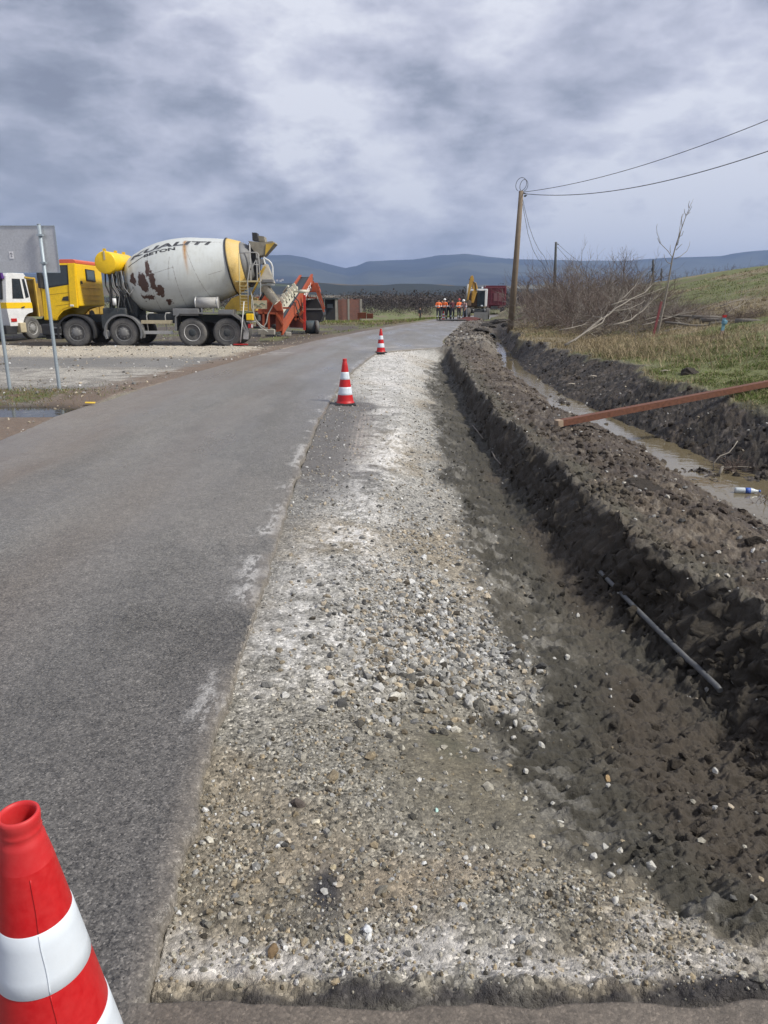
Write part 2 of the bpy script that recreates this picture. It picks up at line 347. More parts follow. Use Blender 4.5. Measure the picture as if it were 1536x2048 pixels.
def ground_material(name, rough=.9, bump=.5, sc=1.0, wet=False):
    m = bpy.data.materials.new(name); m.use_nodes = True; h = NG(m.node_tree); N = h.node
    out = N('ShaderNodeOutputMaterial'); p = N('ShaderNodeBsdfPrincipled'); h.link(p, out)
    at_ = N('ShaderNodeAttribute', attribute_name='Col'); geo = N('ShaderNodeNewGeometry')
    pos = geo.outputs['Position']
    v1 = N('ShaderNodeTexVoronoi', i_Scale=95 * sc); h.link(pos, v1); v2 = N('ShaderNodeTexVoronoi', i_Scale=38 * sc); h.link(pos, v2)
    s1 = N('ShaderNodeSeparateColor'); h.link(v1, s1, 'Color'); s2 = N('ShaderNodeSeparateColor'); h.link(v2, s2, 'Color')
    n = h.noise(pos, 240 * sc, 3, .6); n2 = h.noise(pos, 16, 5, .6)
    a = h.math('MULTIPLY', s1.outputs[0], .75); b = h.math('MULTIPLY', s2.outputs[1], .45)
    s = h.math('ADD', a, b); s = h.math('ADD', s, .36)                      # about 0.36..1.56
    bs = h.ramp(s1.outputs[1], [(.86, 0), (.90, 1)]); s = h.math('ADD', s, h.math('MULTIPLY', bs.outputs[0], .75))
    e = h.math('SUBTRACT', s, 1.03); e = h.math('MULTIPLY', e, at_.outputs['Alpha']); e = h.math('ADD', e, 1.0)
    nn = h.math('MULTIPLY', n.outputs[0], .5); nn = h.math('ADD', nn, .75)
    n3 = h.math('MULTIPLY', n2.outputs[0], .6); n3 = h.math('ADD', n3, .7)
    e = h.math('MULTIPLY', e, nn); e = h.math('MULTIPLY', e, n3)
    cb = N('ShaderNodeCombineColor')
    for i in range(3): h.link(e, cb, None, i)
    col = h.mix(1.0, at_.outputs['Color'], cb, 'MULTIPLY'); h.link(col, p, None, 'Base Color')
    hs = h.math('MULTIPLY', v1.outputs['Distance'], -.5); hs = h.math('MULTIPLY', hs, at_.outputs['Alpha'])
    hh = h.math('ADD', hs, h.math('MULTIPLY', n.outputs[0], .5)); hh = h.math('ADD', hh, h.math('MULTIPLY', n2.outputs[0], 1.2))
    n4 = h.noise(pos, 60 * sc, 4, .65); hh = h.math('ADD', hh, h.math('MULTIPLY', n4.outputs[0], .9))
    bp = N('ShaderNodeBump', i_Strength=bump, i_Distance=.02); h.link(hh, bp, None, 'Height'); h.link(bp, p, None, 'Normal')
    p.inputs['Roughness'].default_value = rough; p.inputs['Specular IOR Level'].default_value = .35
    if wet:
        r = h.ramp(n2, [(.35, rough - .34), (.62, rough)]); h.link(r, p, None, 'Roughness')
    return m

# ------------------------------------------------------------------ ground sheet
def row_steps():
    ys = [-6.0]
    while ys[-1] < .9: ys.append(ys[-1] + .12)
    while ys[-1] < 7600:
        y = ys[-1]; ys.append(y + max(.005, .0008 * y * y if y < 60 else .06 * y) if y < 60 else y * 1.045)
        if 60 > y > 9: ys[-1] = y + min(ys[-1] - y, .075 + max(0, y - 18) * .009)
    return np.array(ys)
def build_ground():
    ys = row_steps()
    us = np.concatenate([-np.geomspace(.62, 30, 60)[::-1], np.arange(-.60, -.16, .0035), np.arange(-.16, .56, .00085), np.geomspace(.5605, 30, 130)])
    Y = np.repeat(ys[:, None], len(us), 1); X = us[None] * (np.maximum(Y, -3) + 4.0) * np.where(Y > 400, 1 - .0 * Y, 1)
    X = np.where(np.abs(X) > 7600, np.sign(X) * 7600, X)
    z, rgb, sp = fields(X, Y)
    print('ground verts', X.size, 'rows', len(ys))
    cols = np.concatenate([rgb, sp[..., None]], -1).reshape(-1, 4)
    w1, wr = worley(Y * 10, z * 10 + X * 3, 14); w2, _ = worley(Y * 24, z * 24 + X * 6, 15)
    lump = (.6 - w1) * .09 * (.3 + wr) + (.6 - w2) * .03 + fbm(Y * 3, z * 3, 3, 16) * .08
    X = X - (MASK['wall'] + .35 * MASK['bank']) * lump
    V = np.stack([X, Y, z], -1).reshape(-1, 3)
    o = np_mesh('ground', V, grid_faces(*X.shape), ground_material('ground_mix', .88, .6, 1, True), cols, smooth=True)
    tag(o, kind='structure')
build_ground()

def road_colour(X, Y):
    n_a = fbm(X * .5, Y * .5, 5, 180); n_b = fbm(X * 2.4, Y * 2.4, 5, 181, .6); n_c = fbm(X * 9, Y * 9, 4, 182, .6)
    A = I(Y, RIGHT); Lf = I(Y, LEFT)
    base = np.array([.145, .138, .124]); rgb = np.zeros(X.shape + (3,)) + base; sp = np.full(X.shape, 1.1)
    def put(m, colr, s):
        nonlocal rgb, sp
        m = np.clip(m, 0, 1)[..., None]; rgb = rgb * (1 - m) + np.array(colr) * m; sp = sp * (1 - m[..., 0]) + s * m[..., 0]
    put(1 - ss(1.8, 5.2, Y + n_b * .8), (.052, .048, .041), 1.7); put(ss(9, 20, Y) * .7, (.19, .185, .175), .5)  # near asphalt darker; far asphalt lightened, its sky sheen painted into the colour
    st = fbm(X * 1.6 + 3, Y * .12, 4, 185)
    put(ss(-.1, .4, st + n_b * .2) * .4, (.175, .165, .155), .5)  # pale streaks paint a damp sheen into the base colour
    put(ss(1.9, .2, X - Lf + n_a * .6 + .2 * n_b) * .85, (.175, .15, .128), .35)           # mud carried in from the lot
    ed = X - Lf
    put(np.exp(-((ed - .9 + n_a * .2) / .16) ** 2) * .5, (.135, .108, .085), .3)
    put(np.exp(-((ed - 2.3 + n_a * .2) / .3) ** 2) * .35, (.135, .11, .09), .3)
    for w0, ws, wa in ((1.25, .22, .30), (2.95, .24, .34)): put(np.exp(-((ed - w0 + n_a * .12) / ws) ** 2) * wa * ss(-.5, .2, n_b + st), (.105, .10, .092), .6)
    put(ss(.12, .3, fbm(X * .9, Y * .35, 5, 186, .6)) * .35, (.20, .185, .165), .5)
    # white lime smears at the cut edge
    e = A - X
    put(np.exp(-((e - .02 - .1 * np.clip(n_a, 0, 1)) / .085) ** 2) * ss(.0, .22, n_b + n_c * .3 - .02) * ss(-.12, .2, fbm(X * 30, Y * 12, 4, 198, .65) + .1) * ss(2.2, 2.6, Y) * (1 - ss(17, 24, Y) * .6) * .85, (.48, .47, .45), .5)
    put(np.exp(-(e / .05) ** 2) * ss(-.4, .1, n_b) * .7 * (Y < 24), (.16, .142, .12), .4)
    put(np.exp(-((Y - 25.6 - X * .75) / .8) ** 2) * (Y > 22) * ss(-.1, .3, n_b) * .6, (.34, .32, .30), .4)
    rgb = rgb * (1 + .12 * n_c[..., None] + .12 * n_a[..., None])
    return rgb, sp
def road_material():
    m = ground_material('worn_asphalt', .62, .30, 1.9)
    h = m.node_tree; p = [n for n in h.nodes if n.type == 'BSDF_PRINCIPLED'][0]
    g = h.nodes.new('ShaderNodeNewGeometry'); mp = h.nodes.new('ShaderNodeVectorMath'); mp.operation = 'MULTIPLY'; mp.inputs[1].default_value = (.9, .16, 1)
    h.links.new(g.outputs['Position'], mp.inputs[0])
    n = h.nodes.new('ShaderNodeTexNoise'); n.inputs['Scale'].default_value = 1.3; n.inputs['Detail'].default_value = 6; h.links.new(mp.outputs[0], n.inputs[0])
    r = h.nodes.new('ShaderNodeMapRange'); r.inputs[1].default_value = .42; r.inputs[2].default_value = .66; r.inputs[3].default_value = .56; r.inputs[4].default_value = .27
    h.links.new(n.outputs[0], r.inputs[0]); h.links.new(r.outputs[0], p.inputs['Roughness']); p.inputs['Specular IOR Level'].default_value = .5
    return m
def build_road():
    mat = road_material()
    ys = row_steps(); ys = ys[(ys < 200)]
    far = np.concatenate([[1.285], ys[ys > 1.2852]]); ts = np.concatenate([np.linspace(0, .55, 130), 1 - np.geomspace(.45, .0015, 300)[1:], [1.0, 1.0]])
    Y = np.repeat(far[:, None], len(ts), 1); Lf = I(Y, LEFT) - .12; A = I(Y, RIGHT) + (fbm(Y * 2.5, Y * 0 + 1, 4, 7, .6) * .045 + fbm(Y * 24, Y * 0 + 1, 3, 9, .6) * .012) * (Y < 24) + fbm(Y * 1.1, Y * 0 + 1, 4, 8) * .22 * ss(26.5, 30, Y)
    X = Lf + (A - Lf) * ts[None]
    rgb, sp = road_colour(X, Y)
    z = fbm(X * .8, Y * .8, 3, 190) * .006 + fbm(X * 20, Y * 20, 3, 191) * .0012
    e = A - X; z = z - .03 * np.exp(-(e / .02)) * (.5 + fbm(X * 15, Y * 15, 3, 192) * .5)
    z[:, 0] = -.05; z[:, 1] += .0
    z[:, -1] = -.085; X[:, -1] += .012; rgb[:, -1] = (.17, .15, .12); rgb[:, -2] = (.17, .155, .135)
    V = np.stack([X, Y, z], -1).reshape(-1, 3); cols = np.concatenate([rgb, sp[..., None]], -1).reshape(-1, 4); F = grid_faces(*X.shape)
    # the uncut strip at the near end
    y2 = np.concatenate([np.linspace(-6, .7, 20), np.linspace(.72, 1.285, 110), [1.285]]); x2 = np.concatenate([np.linspace(-5, -.75, 60), np.linspace(-.74, 2.6, 560)])
    Y2 = np.repeat(y2[:, None], len(x2), 1); X2 = np.repeat(x2[None], len(y2), 0)
    cutx = ss(-.62, -.50, X2)
    rgb2, sp2 = road_colour(X2, Y2); sp2[:] = sp2 * (1 - cutx) + .55 * cutx; rgb2[:] = rgb2 * (1 - cutx[..., None]) + np.array([.125, .105, .085]) * cutx[..., None] * (1 + .3 * fbm(X2 * 6, Y2 * 6, 4, 195))[..., None]
    Yb = Y2 + (fbm(X2 * 3, X2 * 0, 4, 196, .6) * .035 - .012) * cutx * ss(.9, 1.28, Y2)
    z2 = fbm(X2 * 20, Y2 * 20, 3, 191) * .0012 + fbm(X2 * .8, Y2 * .8, 3, 190) * .006; z2[-1] = np.where(cutx[-1] > .5, -.085, z2[-1])
    V2 = np.stack([X2, Yb, z2], -1).reshape(-1, 3); F2 = grid_faces(*X2.shape) + len(V)
    V = np.concatenate([V, V2]); F = np.concatenate([F, F2]); cols = np.concatenate([cols, np.concatenate([rgb2, sp2[..., None]], -1).reshape(-1, 4)])
    tag(np_mesh('road', V, F, mat, cols, smooth=True), kind='structure')
build_road()
# ------------------------------------------------------------------ mesh builder
class MB:
    def __init__(s, off=(0, 0, 0)): s.bm = bmesh.new(); s.off = Vector(off); s.mi = 0
    def _done(s, verts, M=None):
        if M is not None: bmesh.ops.transform(s.bm, matrix=M, verts=verts)
    def box(s, c, size, rot=(0, 0, 0), bev=0):
        b = bmesh.new(); bmesh.ops.create_cube(b, size=1)
        bmesh.ops.scale(b, vec=size, verts=b.verts)
        if bev: bmesh.ops.bevel(b, geom=list(b.edges), offset=bev, segments=2, profile=.6, affect='EDGES', clamp_overlap=True)
        from mathutils import Euler
        M = Matrix.Translation(c) @ Euler(rot).to_matrix().to_4x4()
        bmesh.ops.transform(b, matrix=M, verts=b.verts); s._merge(b); return s
    def _merge(s, b):
        vm = {v: s.bm.verts.new(v.co) for v in b.verts}
        for f in b.faces:
            try: nf = s.bm.faces.new([vm[v] for v in f.verts]); nf.material_index = s.mi
            except ValueError: pass
        b.free()
    def bar(s, p0, p1, w, h, roll=(0, 0, 1)):
        """rectangular bar from p0 to p1"""
        p0 = Vector(p0); p1 = Vector(p1); d = (p1 - p0); L = d.length; d.normalize(); up = Vector(roll)
        x = d.cross(up)
        if x.length < 1e-3: x = d.cross(Vector((1, 0, 0)))
        x.normalize(); u = x.cross(d)
        vs = []
        for p in (p0, p1):
            for a, b in ((-1, -1), (1, -1), (1, 1), (-1, 1)): vs.append(s.bm.verts.new(p + x * a * w / 2 + u * b * h / 2))
        for q in ((0, 1, 2, 3), (7, 6, 5, 4), (0, 4, 5, 1), (1, 5, 6, 2), (2, 6, 7, 3), (3, 7, 4, 0)):
            f = s.bm.faces.new([vs[i] for i in q]); f.material_index = s.mi
        return s
    def tube(s, pts, r, n=6, cap=True):
        pts = [Vector(p) for p in pts]; m = len(pts); rs = r if isinstance(r, (list, tuple)) else [r] * m
        rings = []; prev = None
        for i, p in enumerate(pts):
            d = (pts[min(i + 1, m - 1)] - pts[max(i - 1, 0)]).normalized()
            if prev is None:
                x = d.cross(Vector((0, 0, 1)))
                if x.length < .1: x = d.cross(Vector((1, 0, 0)))
            else: x = prev - d * prev.dot(d)
            x.normalize(); prev = x; y = d.cross(x)
            rings.append([s.bm.verts.new(p + (x * math.cos(2 * math.pi * k / n) + y * math.sin(2 * math.pi * k / n)) * rs[i]) for k in range(n)])
        for a, b in zip(rings, rings[1:]):
            for k in range(n):
                f = s.bm.faces.new((a[k], a[(k + 1) % n], b[(k + 1) % n], b[k])); f.smooth = True; f.material_index = s.mi
        if cap:
            for rg in (rings[0][::-1], rings[-1]):
                try: f = s.bm.faces.new(rg); f.material_index = s.mi
                except ValueError: pass
        return s
    def lathe(s, prof, o, axis, n=32, cap=True, smooth=True):
        """prof: (distance along axis, radius)"""
        o = Vector(o); d = Vector(axis).normalized(); x = d.cross(Vector((0, 1, 0)))
        if x.length < .1: x = d.cross(Vector((1, 0, 0)))
        x.normalize(); y = d.cross(x); rings = []
        for (t, r) in prof:
            rings.append([s.bm.verts.new(o + d * t + (x * math.cos(2 * math.pi * k / n) + y * math.sin(2 * math.pi * k / n)) * max(r, 1e-4)) for k in range(n)])
        for a, b in zip(rings, rings[1:]):
            for k in range(n):
                f = s.bm.faces.new((a[k], a[(k + 1) % n], b[(k + 1) % n], b[k])); f.smooth = smooth; f.material_index = s.mi
        if cap:
            for rg in (rings[0][::-1], rings[-1]): f = s.bm.faces.new(rg); f.material_index = s.mi
        return s
    def prism(s, pts, y0, y1, bev=0):
        """polygon in x,z pushed from y0 to y1"""
        b = bmesh.new(); A = [b.verts.new((x, y0, z)) for x, z in pts]; B = [b.verts.new((x, y1, z)) for x, z in pts]
        n = len(pts); b.faces.new(A); b.faces.new(B[::-1])
        for i in range(n): b.faces.new((A[i], B[i], B[(i + 1) % n], A[(i + 1) % n]))
        if bev: bmesh.ops.bevel(b, geom=list(b.edges), offset=bev, segments=2, profile=.6, affect='EDGES', clamp_overlap=True)
        s._merge(b); return s
    def poly(s, pts, thick=.01):
        """flat polygon in space with a thickness"""
        P = [Vector(p) for p in pts]; nrm = (P[1] - P[0]).cross(P[-1] - P[0]).normalized() * thick / 2; n = len(P)
        A = [s.bm.verts.new(p + nrm) for p in P]; B = [s.bm.verts.new(p - nrm) for p in P]
        s.bm.faces.new(A).material_index = s.mi; s.bm.faces.new(B[::-1]).material_index = s.mi
        for i in range(n): s.bm.faces.new((A[i], B[i], B[(i + 1) % n], A[(i + 1) % n])).material_index = s.mi
        return s
    def build(s, name, mat, parent=None, smooth=None):
        bmesh.ops.recalc_face_normals(s.bm, faces=s.bm.faces)
        bmesh.ops.translate(s.bm, vec=-s.off, verts=s.bm.verts)
        me = bpy.data.meshes.new(name); s.bm.to_mesh(me); s.bm.free()
        for m in (mat if isinstance(mat, (list, tuple)) else [mat]): me.materials.append(m)
        if smooth is not None: me.polygons.foreach_set('use_smooth', [smooth] * len(me.polygons))
        o = bpy.data.objects.new(name, me); COL.objects.link(o)
        if parent: o.parent = parent
        return o
def empty(name, loc, label=None, cat=None, group=None, rz=0):
    o = bpy.data.objects.new(name, None); COL.objects.link(o); o.location = loc; o.rotation_euler = (0, 0, rz); o.empty_display_size = .2
    return tag(o, label, cat, group)
def copy_tree(o, parent=None):
    c = o.copy(); COL.objects.link(c)
    if parent: c.parent = parent
    for ch in list(o.children): copy_tree(ch, c)
    return c
def hit(px, py, lo=.8, hi=140):
    d = ray(px, py); Ys = np.geomspace(lo, hi, 4000); t = Ys / d[1]
    g = gz(d[0] * t, Ys); i = np.argmax(1.6 + d[2] * t < g); return Vector((d[0] * t[i], Ys[i], g[i]))

_mats = {}
def paint(name, color, rough=.5, metal=0, dirt=.3, dcol=(.10, .085, .065), scale=2.5, fine=30, bump=.1, spec=.5, var=.18):
    if name in _mats: return _mats[name]
    m = bpy.data.materials.new(name); m.use_nodes = True; h = NG(m.node_tree); N = h.node; _mats[name] = m
    out = N('ShaderNodeOutputMaterial'); p = N('ShaderNodeBsdfPrincipled'); h.link(p, out)
    tc = N('ShaderNodeTexCoord'); v = tc.outputs['Object']
    n1 = h.noise(v, scale, 6, .65); n2 = h.noise(v, fine, 4, .6)
    f = h.math('MULTIPLY', n1.outputs[0], .7); f = h.math('ADD', f, h.math('MULTIPLY', n2.outputs[0], .3))
    r = h.ramp(f, [(.42, 0), (.66, 1)]); fac = h.math('MULTIPLY', r.outputs[0], dirt)
    k = h.ramp(n2, [(.3, 1 - var), (.7, 1 + var)]); base = h.mix(1.0, color, k.outputs[0], 'MULTIPLY')
    col = h.mix(fac, base, dcol); h.link(col, p, None, 'Base Color')
    rr = h.math('MULTIPLY', r.outputs[0], .3 * dirt + .1); rr = h.math('ADD', rr, rough, True); h.link(rr, p, None, 'Roughness')
    p.inputs['Metallic'].default_value = metal; p.inputs['Specular IOR Level'].default_value = spec
    if bump:
        b = N('ShaderNodeBump', i_Strength=bump, i_Distance=.01); h.link(f, b, None, 'Height'); h.link(b, p, None, 'Normal')
    return m
YEL = paint('yellow_paint', (.86, .55, .008), .36, dirt=.16)
YELO = paint('ochre_paint', (.62, .40, .05), .55, dirt=.5)
BEIGE = paint('cream_paint', (.52, .45, .30), .6, dirt=.45)
WHT = paint('white_paint', (.72, .73, .73), .45, dirt=.2)
ORA = paint('orange_red_paint', (.38, .072, .026), .5, dirt=.35)
ROOF = paint('roof_red_paint', (.62, .12, .06), .5, dirt=.15)
BLK = paint('black_plastic', (.018, .02, .024), .55, dirt=.35, dcol=(.10, .09, .08))
DRK = paint('dark_frame', (.03, .04, .048), .6, dirt=.7, dcol=(.12, .115, .105))
GRY = paint('grey_steel', (.20, .205, .21), .55, dirt=.5)
LGR = paint('light_steel', (.42, .42, .41), .5, dirt=.5)
RUB = paint('tyre_rubber', (.085, .084, .082), .85, dirt=1, dcol=(.20, .19, .175), scale=1.6, var=.3)
HUB = paint('wheel_grey', (.26, .26, .255), .6, dirt=.6, dcol=(.09, .085, .08))
RIMW = paint('pale_rim', (.58, .58, .57), .6, dirt=.6, dcol=(.12, .11, .10))
RUST = paint('rust', (.13, .035, .014), .9, dirt=.5, dcol=(.05, .02, .012), bump=.4)
GLS = paint('dark_glass', (.02, .03, .038), .08, dirt=.12, dcol=(.12, .12, .11), bump=0, spec=.8)
CONC = paint('concrete', (.36, .34, .30), .9, dirt=.4, bump=.4)
WOODP = paint('pole_wood', (.20, .155, .11), .85, dirt=.4, dcol=(.10, .09, .075), scale=4, bump=.3)
BARK = paint('pale_bark', (.26, .235, .20), .85, dirt=.4, scale=6)
TWIG = paint('twig_bark', (.125, .092, .078), .9, dirt=.4, scale=6)
TWIG2 = paint('grey_twig_bark', (.21, .185, .16), .9, dirt=.3, scale=6)
REDL = paint('red_lens', (.45, .02, .02), .3, dirt=.1)
GALV = paint('galvanised_steel', (.36, .42, .46), .45, metal=.35, dirt=.3, dcol=(.22, .25, .27), fine=60, bump=.05)

# ------------------------------------------------------------------ water
def water(name, V, F, col, rough=.06):
    m = bpy.data.materials.new(name + '_surface'); m.use_nodes = True; h = NG(m.node_tree); N = h.node
    out = N('ShaderNodeOutputMaterial'); p = N('ShaderNodeBsdfPrincipled'); h.link(p, out)
    g = N('ShaderNodeNewGeometry'); n = h.noise(g.outputs['Position'], 7, 4, .5); n2 = h.noise(g.outputs['Position'], 1.4, 4, .6)
    c = h.mix(n2, tuple(x * .6 for x in col), col); h.link(c, p, None, 'Base Color')
    b = N('ShaderNodeBump', i_Strength=.12, i_Distance=.02); h.link(n, b, None, 'Height'); h.link(b, p, None, 'Normal')
    p.inputs['Roughness'].default_value = rough; p.inputs['IOR'].default_value = 1.33
    return tag(np_mesh(name, V, F, m, smooth=True), kind='structure')
def build_water():
    ys = np.arange(3, 43, .25); Fx = I(ys, FL) - .45; Gx = I(ys, GR) + .35
    V = np.concatenate([np.stack([Fx, ys, ys * 0 - .405], -1), np.stack([Gx, ys, ys * 0 - .405], -1)]); n = len(ys)
    i = np.arange(n - 1); water('water', V, np.stack([i, i + n, i + n + 1, i + 1], -1), (.17, .14, .085), .04)
    th = np.linspace(0, 2 * math.pi, 40, endpoint=False)
    V = np.stack([-5.75 + 1.5 * np.cos(th), 10.8 + .62 * np.sin(th), th * 0 - .03], -1); V = np.concatenate([[[-5.75, 10.8, -.03]], V])
    F = np.stack([th * 0, np.arange(40) + 1, np.roll(np.arange(40) + 1, -1)], -1).astype(int); water('puddle', V, F, (.06, .055, .04))
build_water()

# ------------------------------------------------------------------ loose stones
def rock_variants(k, sub, seed, flat=.65):
    out = []; rg = np.random.RandomState(seed)
    for _ in range(k):
        b = bmesh.new(); bmesh.ops.create_icosphere(b, subdivisions=sub, radius=1)
        V = np.array([v.co[:] for v in b.verts]); F = np.array([[v.index for v in f.verts] for f in b.faces]); b.free()
        for _ in range(7):                                        # knock flat facets off
            n = rg.normal(size=3); n /= np.linalg.norm(n); d = rg.uniform(.45, .8); q = V @ n
            V = V - np.outer(np.maximum(q - d, 0), n)
        V = V * (1 + rg.uniform(-.09, .09, (len(V), 1))) * rg.uniform(.7, 1.25, 3) * np.array([1, 1, flat]); out.append((V, F))
    return out
def rot_all(n, rg):
    a = rg.uniform(0, 2 * math.pi, n); t = rg.normal(0, .45, n); u = rg.normal(0, .45, n)
    ca, sa, ct, st, cu, su = np.cos(a), np.sin(a), np.cos(t), np.sin(t), np.cos(u), np.sin(u); o = np.zeros(n); i = np.ones(n)
    Rz = np.stack([ca, -sa, o, sa, ca, o, o, o, i], -1).reshape(n, 3, 3); Rx = np.stack([i, o, o, o, ct, -st, o, st, ct], -1).reshape(n, 3, 3)
    Ry = np.stack([cu, o, su, o, i, o, -su, o, cu], -1).reshape(n, 3, 3); return Rx @ Ry @ Rz
def scatter(name, P, r, cols, variants, mat, rg, sink=.25):
    Vs = []; Fs = []; Cs = []; base = 0; M = rot_all(len(P), rg); which = rg.randint(len(variants), size=len(P))
    for k, (V, F) in enumerate(variants):
        m = which == k
        if not m.any(): continue
        W = np.einsum('nij,vj->nvi', M[m], V) * r[m][:, None, None]; W = W + P[m][:, None, :]; W[:, :, 2] += (r[m] * (.5 - sink))[:, None]
        n = m.sum(); Vs.append(W.reshape(-1, 3)); Fs.append((F[None] + (np.arange(n) * len(V))[:, None, None] + base).reshape(-1, 3)); base += n * len(V)
        Cs.append(np.repeat(np.concatenate([cols[m], np.full((n, 1), .4)], -1), len(V), 0))
    return np_mesh(name, np.concatenate(Vs), np.concatenate(Fs), mat, np.concatenate(Cs))
STONE = ground_material('stone_mix', .85, .35, 1.6)
def stone_cols(n, rg, tan=.3, dark=.0):
    v = rg.uniform(.42, 1.28, n)[:, None]; t = (rg.uniform(size=n) < tan)[:, None]
    c = np.where(t, np.array([.36, .31, .235]), np.array([.36, .355, .335])) * v
    w = (rg.uniform(size=n) < .08)[:, None]; c = np.where(w, np.array([.58, .58, .56]), c)
    d = (rg.uniform(size=n) < dark)[:, None]; return np.where(d, c * .3, c)
def keep(X, Y, prob, rg): return rg.uniform(size=len(X)) < prob
def place(n, x0, x1, y0, y1, rg, pw=1.0):
    u = rg.uniform(size=n); Y = y0 * (y1 / y0) ** u if pw else rg.uniform(y0, y1, n)
    X = rg.uniform(x0, x1, n); return X, Y
def build_stones():
    rg = np.random.RandomState(3); small = rock_variants(8, 1, 5); tiny = [(v, f) for v, f in rock_variants(6, 1, 9)]
    # ico with 12 corners for the smallest grains
    tiny = []
    for k in range(6):
        b = bmesh.new(); bmesh.ops.create_icosphere(b, subdivisions=1, radius=1); V = np.array([v.co[:] for v in b.verts]); F = np.array([[v.index for v in f.verts] for f in b.faces]); b.free()
        V = V * (1 + rg.uniform(-.3, .2, (len(V), 1))) * rg.uniform(.7, 1.2, 3); tiny.append((V, F))
    med = rock_variants(8, 2, 6)
    PP = []; RR = []; CC = []
    def add(X, Y, r, tan, dark=0):
        z = gz(X, Y); PP.append(np.stack([X, Y, z], -1)); RR.append(r); soil = (1 - ss(2.6, 3.6, Y))[:, None] * (X < 2.4)[:, None] * (rg.uniform(size=len(X)) < .7)[:, None]; CC.append(stone_cols(len(X), rg, tan, dark) * (1 - soil * np.array([.16, .20, .30])))
    # grit of the shoulder
    for (n, y0, y1, rlo, rhi) in ((70000, 1.33, 7, .0020, .0085), (26000, 5, 25, .006, .017)):
        X, Y = place(n, -1.0, 2.2, y0, y1, rg); gz(X, Y); g = MASK['gr']
        pile = np.exp(-(((X - .25) / .45) ** 2 + ((Y - 3.6) / 1.0) ** 2)) + .8 * np.exp(-(((X + .35) / .35) ** 2 + ((Y - 1.95) / .55) ** 2)) + .6 * (Y < 1.8)
        flatb = np.exp(-((X - I(Y, [(2, -.45), (4, -.38), (6, -.2), (9, .0), (24, .1)])) / .24) ** 2) * (Y > 2.6)
        tanz = np.exp(-(((X - .38) / .42) ** 2 + ((Y - 2.4) / .55) ** 2) ** 1.6); k = keep(X, Y, g * (1 - .7 * (1 - ss(1.36, 1.42, Y))) * (1 - .78 * tanz) * (.35 + .9 * pile) * (1 - .75 * flatb) * np.clip(.6 + fbm(X * 4, Y * 4, 3, 300) * 1.4, .1, 1), rg); X, Y = X[k], Y[k]
        u = rg.uniform(size=len(X)) ** 2.6; add(X, Y, (rlo + (rhi - rlo) * u) * (1 + .5 * (np.exp(-(((X - .25) / .45) ** 2 + ((Y - 3.6) / 1.0) ** 2)))), .35, .12)
    P, r, c = map(np.concatenate, (PP, RR, CC)); tag(scatter('gravel', P, r, c, tiny, STONE, rg), kind='stuff'); PP.clear(); RR.clear(); CC.clear()
    # fist-sized and smaller broken stone
    for (n, cx, cy, sx, sy, rlo, rhi) in ((2300, .28, 3.35, .30, .5, .010, .030), (1100, .25, 4.3, .35, 1.0, .009, .024), (500, -.28, 1.75, .3, .3, .006, .014), (650, .35, 1.85, .6, .3, .005, .014), (900, .5, 2.4, .6, .6, .005, .013), (900, .7, 7, .35, 3.2, .012, .026)):
        X = rg.normal(cx, sx, n); Y = rg.normal(cy, sy, n); gz(X, Y); tz = np.exp(-(((X - .38) / .40) ** 2 + ((Y - 2.4) / .5) ** 2) ** 1.6); k = (MASK['gr'] > .25) & (Y > 1.36) & (rg.uniform(size=n) > .85 * tz); X, Y = X[k], Y[k]
        add(X, Y, rlo + (rhi - rlo) * 1.15 * rg.uniform(size=len(X)) ** 2.6, .3, .14)
    # strays on the earth
    for (n, x0, x1, y0, y1, key, rlo, rhi, p) in ((2600, .5, 2.3, 1.6, 24, 'floor', .004, .016, .7), (5200, 1.6, 4.2, 3, 40, 'mound', .006, .028, .75), (3400, 3.5, 9, 6, 45, 'bank', .01, .035, .8), (2600, 2, 8, 25, 60, 'rubble', .02, .07, .8), (900, 1.4, 2.6, 3, 24, 'wall', .008, .02, .5)):
        X, Y = place(n, x0, x1, y0, y1, rg); gz(X, Y); k = keep(X, Y, MASK[key] * p * np.clip(.5 + fbm(X * 2.2, Y * 2.2, 3, 301) * 2, .03, 1), rg); X, Y = X[k], Y[k]
        add(X, Y, rlo + (rhi - rlo) * rg.uniform(size=len(X)) ** 3 * (1 + Y * .01), .35, .25)
    # the lot
    X, Y = place(9000, -16, -3, 8.5, 40, rg); gz(X, Y); k = keep(X, Y, MASK['lot'] * np.clip(.45 + .5 * (Y > 21.5) * (Y < 26) + fbm(X, Y, 3, 302), .05, 1), rg); X, Y = X[k], Y[k]
    add(X, Y, .01 + .04 * rg.uniform(size=len(X)) ** 3, .6, .15)
    P, r, c = map(np.concatenate, (PP, RR, CC)); tag(scatter('broken_stone', P, r, c, small, STONE, rg, .35), kind='stuff')
    PP.clear(); RR.clear(); CC.clear()
    # lumps of earth
    earth = []
    for (n, x0, x1, y0, y1, key, rlo, rhi, p) in ((9000, 1.5, 4.3, 3, 26, 'mound', .012, .05, .8), (7000, 1.4, 2.4, 2.6, 24, 'wall', .012, .045, .8), (5000, .8, 2.2, 1.8, 24, 'floor', .006, .03, .45), (6000, 3.4, 9, 6, 40, 'bank', .015, .06, .8), (3500, 2, 8, 25, 60, 'rubble', .03, .12, .8)):
        X, Y = place(n, x0, x1, y0, y1, rg); z, rgb, sp = fields(X, Y); k = keep(X, Y, MASK[key] * p * np.clip(.5 + fbm(X * 1.7, Y * 1.7, 3, 303) * 2, .05, 1), rg)
